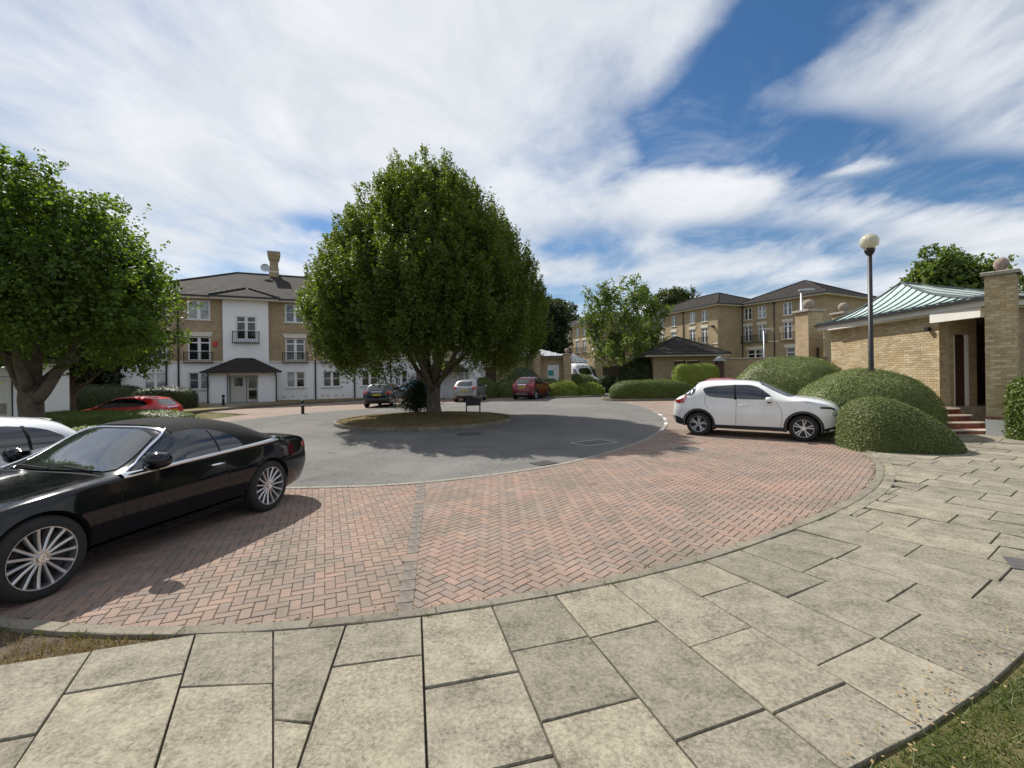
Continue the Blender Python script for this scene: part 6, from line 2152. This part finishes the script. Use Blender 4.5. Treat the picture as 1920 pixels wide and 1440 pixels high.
c.patch('tail_lamp', [(-2.46, 0.80), (-2.36, 0.90), (-2.16, 0.90), (-2.2, 0.85), (-2.34, 0.78)], 'R', 'lamp_red', 0.006, 0.05, 1)
c.both('head_lamp', [(2.18, 0.62), (2.0, 0.76), (1.72, 0.78), (1.8, 0.70), (2.1, 0.58)], 'lamp_clear', off=0.006)
c.both('bumper_grille', [(2.2, 0.28), (2.05, 0.28), (2.02, 0.42), (2.2, 0.42)], 'plastic_black', off=0.004)
c.patch('grille', [(-0.42, 0.42), (0.42, 0.42), (0.46, 0.62), (-0.46, 0.62)], 'F', 'plastic_black', 0.006)
c.plate('B', 0.62)

# ---------------- white crossover
JUK = dict(
    zt=[(-2.03, 0.70), (-2.0, 0.92), (-1.94, 1.03), (-1.85, 1.10), (-1.74, 1.15), (-1.6, 1.25), (-1.46, 1.37), (-1.36, 1.475), (-1.24, 1.535), (-0.95, 1.56), (-0.4, 1.565), (0.0, 1.545), (0.30, 1.485), (0.62, 1.34), (0.98, 1.175), (1.10, 1.14), (1.3, 1.12), (1.65, 1.055), (1.9, 0.96), (2.03, 0.83), (2.09, 0.62)],
    zs=[(-2.03, 0.62), (-1.95, 0.93), (-1.7, 1.04), (-1.2, 1.06), (-0.6, 1.0), (0.2, 0.97), (0.9, 0.985), (1.3, 1.0), (1.7, 0.93), (1.95, 0.80), (2.09, 0.56)],
    zb=[(-2.03, 0.50), (-1.95, 0.34), (-1.7, 0.27), (-1.2, 0.23), (1.5, 0.22), (1.9, 0.27), (2.09, 0.42)],
    w=[(-2.03, 0.62), (-1.95, 0.76), (-1.7, 0.855), (-1.3, 0.885), (-0.7, 0.86), (0.4, 0.86), (1.1, 0.885), (1.5, 0.87), (1.85, 0.77), (2.0, 0.66), (2.09, 0.5)],
    n=[(-2.03, 3.4), (-1.4, 4.2), (0.3, 4.2), (1.0, 3.4), (2.09, 3.0)],
    m=[(-2.03, 2.0), (-1.5, 1.75), (0.2, 1.65), (0.95, 1.8), (1.3, 2.4), (2.09, 2.2)],
    wb=2.53, rw=0.335, rim=0.235, arch=0.385, spokes=('double', 5), tuck=0.95)
c = Car('crossover_car', 'white crossover with black wheel arch trims, parked nose into the hedge', 'car', (6.80, 13.16, 0.012), (0.824, -0.566), JUK, 'paint_pearl')
sw = [(-1.16, 1.33), (-0.9, 1.395), (-0.35, 1.43), (0.05, 1.43), (0.27, 1.36), (0.58, 1.12), (0.55, 1.045), (-0.3, 1.055), (-0.95, 1.105), (-1.07, 1.17)]
c.both('side_window', sw, 'car_glass', off=0.008, rnd=1)
c.bstrip('door_pillar', [(-0.30, 1.04), (-0.34, 1.43)], 0.07, 'gap', off=0.011)
c.bstrip('quarter_bar', [(0.34, 1.05), (0.34, 1.27)], 0.02, 'gap', off=0.011)
c.patch('windscreen', [(0.22, -0.50), (0.22, 0.50), (0.6, 0.62), (1.0, 0.70), (1.06, 0.3), (1.07, 0), (1.06, -0.3), (1.0, -0.70), (0.6, -0.62)], 'T', 'car_glass', 0.007, 0.08, 1)
c.patch('rear_window', [(-0.55, 1.13), (0.55, 1.13), (0.5, 1.38), (0.42, 1.44), (-0.42, 1.44), (-0.5, 1.38)], 'B', 'car_glass', 0.007, 0.08, 1)
c.both('rear_quarter_glass', [(-1.34, 1.43), (-1.36, 1.22), (-1.44, 1.14), (-1.68, 1.115), (-1.62, 1.20), (-1.45, 1.35)], 'car_glass', off=0.008, rnd=1)
c.strip('spoiler', [(-1.38, -0.52), (-1.41, 0), (-1.38, 0.52)], 0.14, 'T', 'paint_pearl', off=0.025)


def arches(c, r0, r1, mat, a0=-0.25, a1=PI + 0.25):
    for sx in (-1, 1):
        for pr in 'LR':
            m = MB(); n = 28
            for i in range(n + 1):
                a = a0 + (a1 - a0) * i / n
                for r_, of in ((r0, 0.012), (r0 + 0.01, 0.022), (r1 - 0.01, 0.02), (r1, 0.002)):
                    m.v.append(tuple(c.cast((sx * c.wb + r_ * math.cos(a), c.rw + r_ * math.sin(a)), pr, of)))
            for i in range(n):
                for q in range(3): m.f.append((i * 4 + q, i * 4 + q + 1, i * 4 + 5 + q, i * 4 + 4 + q))
            m.build('wheel_arch_trim', mat, c.o, smooth=True)


arches(c, 0.388, 0.44, 'plastic_black')
c.both('sill_trim', [(0.86, 0.25), (0.86, 0.335), (-0.86, 0.335), (-0.86, 0.25)], 'plastic_black', off=0.014, rnd=0)
c.both('bumper_trim', [(-1.66, 0.28), (-1.66, 0.45), (-1.9, 0.55), (-2.02, 0.55), (-1.98, 0.36)], 'plastic_black', off=0.008, rnd=1)
c.both('bumper_trim', [(1.66, 0.24), (1.66, 0.33), (1.9, 0.40), (2.08, 0.50), (2.0, 0.30)], 'plastic_black', off=0.008, rnd=1)
c.bstrip('door_gap', [(-0.28, 1.04), (-0.29, 0.7), (-0.30, 0.34)], 0.008, 'gap', off=0.003)
c.bstrip('door_gap', [(0.66, 1.0), (0.78, 0.8), (0.80, 0.6), (0.76, 0.34)], 0.008, 'gap', off=0.003)
c.bstrip('door_gap', [(-1.07, 1.16), (-1.1, 0.95), (-1.0, 0.78)], 0.008, 'gap', off=0.003)
c.both('tail_lamp', [(-1.93, 0.93), (-1.72, 0.90), (-1.62, 0.95), (-1.66, 0.98), (-1.56, 1.10), (-1.62, 1.13), (-1.76, 1.02), (-1.9, 1.0)], 'lamp_red', off=0.008)
c.both('head_lamp', [(1.28, 1.03), (1.5, 1.0), (1.78, 0.91), (1.72, 0.90), (1.5, 0.955), (1.3, 1.0)], 'lamp_clear', off=0.008)
c.both('fog_lamp', [(1.86, 0.66), (1.98, 0.66), (2.0, 0.78), (1.88, 0.80)], 'lamp_clear', off=0.01)
c.bstrip('lamp_trim', [(1.62, 0.87), (1.85, 0.86), (1.98, 0.80)], 0.05, 'plastic_black', off=0.006)
c.handle(-0.12, 0.885, 'paint_pearl')
c.mirror(0.50, 1.06, 0.84, 'paint_pearl')
c.patch('grille', [(-0.5, 0.62), (0.5, 0.62), (0.4, 0.78), (-0.4, 0.78)], 'F', 'plastic_black', 0.006)
c.plate('B', 0.78)
MB().tube([(-1.2, 0, 1.55), (-1.32, 0, 1.68)], 0.008, 6).build('aerial', 'plastic_black', c.o)

# ---------------- family hatchback form for the rest
HAT = dict(
    zt=[(-2.0, 0.62), (-1.97, 0.85), (-1.90, 0.98), (-1.80, 1.08), (-1.62, 1.27), (-1.48, 1.375), (-1.3, 1.42), (-0.8, 1.465), (-0.3, 1.475), (0.1, 1.45), (0.4, 1.37), (0.8, 1.17), (1.2, 0.99), (1.35, 0.95), (1.7, 0.87), (2.0, 0.74), (2.12, 0.60)],
    zs=[(-2.0, 0.56), (-1.9, 0.88), (-1.6, 0.97), (-1.0, 0.955), (0, 0.92), (0.9, 0.89), (1.4, 0.86), (1.8, 0.77), (2.12, 0.52)],
    zb=[(-2.0, 0.42), (-1.9, 0.30), (-1.6, 0.23), (1.6, 0.2), (1.9, 0.22), (2.12, 0.36)],
    w=[(-2.0, 0.66), (-1.94, 0.76), (-1.75, 0.85), (-1.3, 0.895), (-0.6, 0.89), (0.6, 0.89), (1.3, 0.885), (1.7, 0.83), (1.95, 0.70), (2.12, 0.52)],
    n=[(-2.0, 3.4), (-1.4, 3.9), (0.3, 4.0), (1.0, 3.4), (2.12, 3.0)],
    m=[(-2.0, 2.0), (-1.5, 1.7), (0.2, 1.55), (1.0, 1.8), (1.4, 2.4), (2.12, 2.2)],
    wb=2.6, rw=0.315, rim=0.215, arch=0.352, spokes=('single', 7), tuck=0.94)


def hatch(name, label, loc, heading, pnt, k=(1, 1, 1), group=None, lamp='side', spec=HAT, clad=False, spoiler=True):
    c = Car(name, label, 'car', loc, heading, spec, pnt, k, group)
    c.both('side_window', [(-1.42, 1.13), (-1.2, 1.28), (-0.8, 1.35), (-0.2, 1.365), (0.15, 1.34), (0.42, 1.25), (0.92, 0.985), (0.9, 0.955), (0, 0.985), (-0.9, 1.015), (-1.28, 1.05)], 'car_glass', off=0.008, rnd=1)
    c.bstrip('door_pillar', [(-0.12, 0.98), (-0.17, 1.36)], 0.06, 'gap', off=0.011)
    c.bstrip('door_pillar', [(-1.0, 1.02), (-1.02, 1.32)], 0.05, 'gap', off=0.011)
    c.patch('windscreen', [(0.25, -0.50), (0.25, 0.50), (0.7, 0.62), (1.16, 0.70), (1.21, 0), (1.16, -0.70), (0.7, -0.62)], 'T', 'car_glass', 0.007, 0.09, 1)
    c.patch('rear_window', [(-0.56, 1.03), (0.56, 1.03), (0.50, 1.28), (0.44, 1.33), (-0.44, 1.33), (-0.50, 1.28)], 'B', 'car_glass', 0.008, 0.09, 1)
    if spoiler: c.strip('spoiler', [(-1.50, -0.5), (-1.54, 0), (-1.50, 0.5)], 0.14, 'T', pnt, off=0.02)
    c.bstrip('door_gap', [(-0.10, 0.97), (-0.12, 0.6), (-0.14, 0.27)], 0.008, 'gap', off=0.003)
    c.bstrip('door_gap', [(0.92, 0.94), (0.95, 0.6), (0.88, 0.27)], 0.008, 'gap', off=0.003)
    c.bstrip('door_gap', [(-1.08, 1.0), (-1.12, 0.8), (-0.98, 0.6), (-0.92, 0.4)], 0.008, 'gap', off=0.003)
    c.handle(0.02, 0.83, pnt); c.handle(-0.95, 0.86, pnt)
    c.mirror(0.72, 0.98, 0.86, pnt)
    for sy in (-1, 1):
        c.patch('tail_lamp', [(sy * 0.50, 0.84), (sy * 0.80, 0.80), (sy * 0.83, 1.0), (sy * 0.66, 1.02), (sy * 0.58, 0.95)][::sy], 'B', 'lamp_red', 0.008, 0.06, 1)
    c.both('tail_lamp', [(-1.95, 0.80), (-1.72, 0.84), (-1.70, 0.98), (-1.86, 1.0)], 'lamp_red', off=0.008)
    c.both('head_lamp', [(1.98, 0.62), (1.7, 0.80), (1.5, 0.82), (1.6, 0.74), (1.9, 0.6)], 'lamp_clear', off=0.006)
    c.patch('lower_bumper', [(-0.72, 0.30), (0.72, 0.30), (0.70, 0.44), (-0.70, 0.44)], 'B', 'plastic_black', 0.006, 0.1, 1)
    c.patch('grille', [(-0.5, 0.36), (0.5, 0.36), (0.46, 0.5), (-0.46, 0.5)], 'F', 'plastic_black', 0.006, 0.1, 1)
    c.patch('tailgate_trim', [(-0.34, 0.93), (0.34, 0.93), (0.32, 0.965), (-0.32, 0.965)], 'B', 'chrome', 0.012, 0.1, 0)
    c.plate('B', 0.78)
    if clad:
        arches(c, spec['arch'] + 0.003, spec['arch'] + 0.055, 'plastic_black')
        c.both('sill_trim', [(0.9, 0.23), (0.9, 0.34), (-0.9, 0.34), (-0.9, 0.23)], 'plastic_black', off=0.012, rnd=0)
        c.patch('skid_plate', [(-0.5, 0.32), (0.5, 0.32), (0.42, 0.47), (-0.42, 0.47)], 'B', 'rim_silver', 0.012, 0.1, 1)
    return c


hatch('hatchback_car', 'white hatchback cut off by the left edge, behind the black convertible', (-6.92, 4.85, 0.0), (-0.2, -0.98), 'paint_whitecar', (1.0, 1, 0.94))
hatch('hatchback_car', 'bright red hatchback behind the long dark hedge at left', (-17.9, 21.7, -0.43), (-1.0, -0.02), 'paint_red', (1.02, 1, 1))
hatch('hatchback_car', 'dark navy hatchback seen from behind, left of the island trunk', (-7.8, 28.6, 0.0), (0.02, 1.0), 'paint_navy', (0.95, 0.98, 0.97))
hatch('hatchback_car', 'small silver hatchback seen from behind, right of the island trunk', (-2.95, 32.9, 0.0), (0.16, 0.98), 'paint_silver', (0.88, 0.97, 1.05), spoiler=False)
SUV = dict(HAT); SUV['rw'] = 0.345; SUV['rim'] = 0.235; SUV['arch'] = 0.39
hatch('suv_car', 'dark red compact SUV parked in front of the brick garage', (1.5, 35.0, 0.0), (0.42, 0.91), 'paint_maroon', (1.0, 1.0, 1.14), spec=SUV, clad=True)
hatch('hatchback_car', 'blue green car glimpsed through the island shrub', (-7.6, 35.3, 0.0), (-0.5, 0.86), 'paint_teal', (0.95, 1, 1))
hatch('hatchback_car', 'red car of which only the roof shows over the white crossover', (8.35, 18.5, 0.0), (0.42, 0.91), 'paint_red', (1.0, 1, 1.075))

# ---------------- white van
VAN = dict(
    zt=[(-2.9, 1.2), (-2.86, 2.3), (-2.7, 2.5), (-1.5, 2.56), (0.6, 2.56), (1.05, 2.52), (1.3, 2.38), (1.7, 1.85), (2.05, 1.38), (2.2, 1.26), (2.6, 1.12), (2.85, 0.95), (2.95, 0.7)],
    zs=[(-2.9, 1.0), (-2.8, 1.35), (1.2, 1.35), (1.9, 1.25), (2.4, 1.08), (2.8, 0.85), (2.95, 0.6)],
    zb=[(-2.9, 0.45), (-2.6, 0.35), (2.6, 0.3), (2.95, 0.42)],
    w=[(-2.9, 0.85), (-2.8, 0.95), (1.4, 0.97), (2.2, 0.93), (2.7, 0.8), (2.95, 0.6)],
    n=[(-2.9, 9), (1.1, 8), (1.8, 4.5), (2.95, 3.2)], m=[(-2.9, 4), (1.1, 3.4), (1.9, 2.0), (2.3, 2.4), (2.95, 2.2)],
    wb=3.6, rw=0.34, rim=0.21, arch=0.40, spokes=('single', 6), tuck=0.97)
c = Car('white_van', 'tall white panel van facing the court, half hidden by hedges', 'van', (6.35, 46.4, 0.3), (0.42, -0.9), VAN, 'paint_van')
c.patch('windscreen', [(-0.74, 1.42), (0.74, 1.42), (0.66, 2.08), (-0.66, 2.08)], 'F', 'car_glass', 0.01, 0.1, 1)
c.both('side_window', [(1.0, 1.45), (1.0, 2.05), (1.35, 2.02), (1.75, 1.5), (1.6, 1.42)], 'car_glass', off=0.01, rnd=1)
c.both('head_lamp', [(2.4, 0.85), (2.3, 1.05), (2.5, 1.05), (2.8, 0.85), (2.75, 0.78)], 'lamp_clear', off=0.008)
c.patch('grille', [(-0.5, 0.7), (0.5, 0.7), (0.5, 0.85), (-0.5, 0.85)], 'F', 'plastic_black', 0.008)
c.patch('bumper', [(-0.6, 0.42), (0.6, 0.42), (0.62, 0.6), (-0.62, 0.6)], 'F', 'plastic_black', 0.01)
c.mirror(1.75, 1.5, 0.98, 'plastic_black')
c.patch('badge', [(-0.05, 2.24), (0.05, 2.24), (0.05, 2.36), (-0.05, 2.36)], 'F', 'plastic_black', 0.008, 0.1, 0)
c.strip('roof_seam', [(-0.4, 2.24), (0.4, 2.24)], 0.02, 'F', 'galvanised', off=0.006)
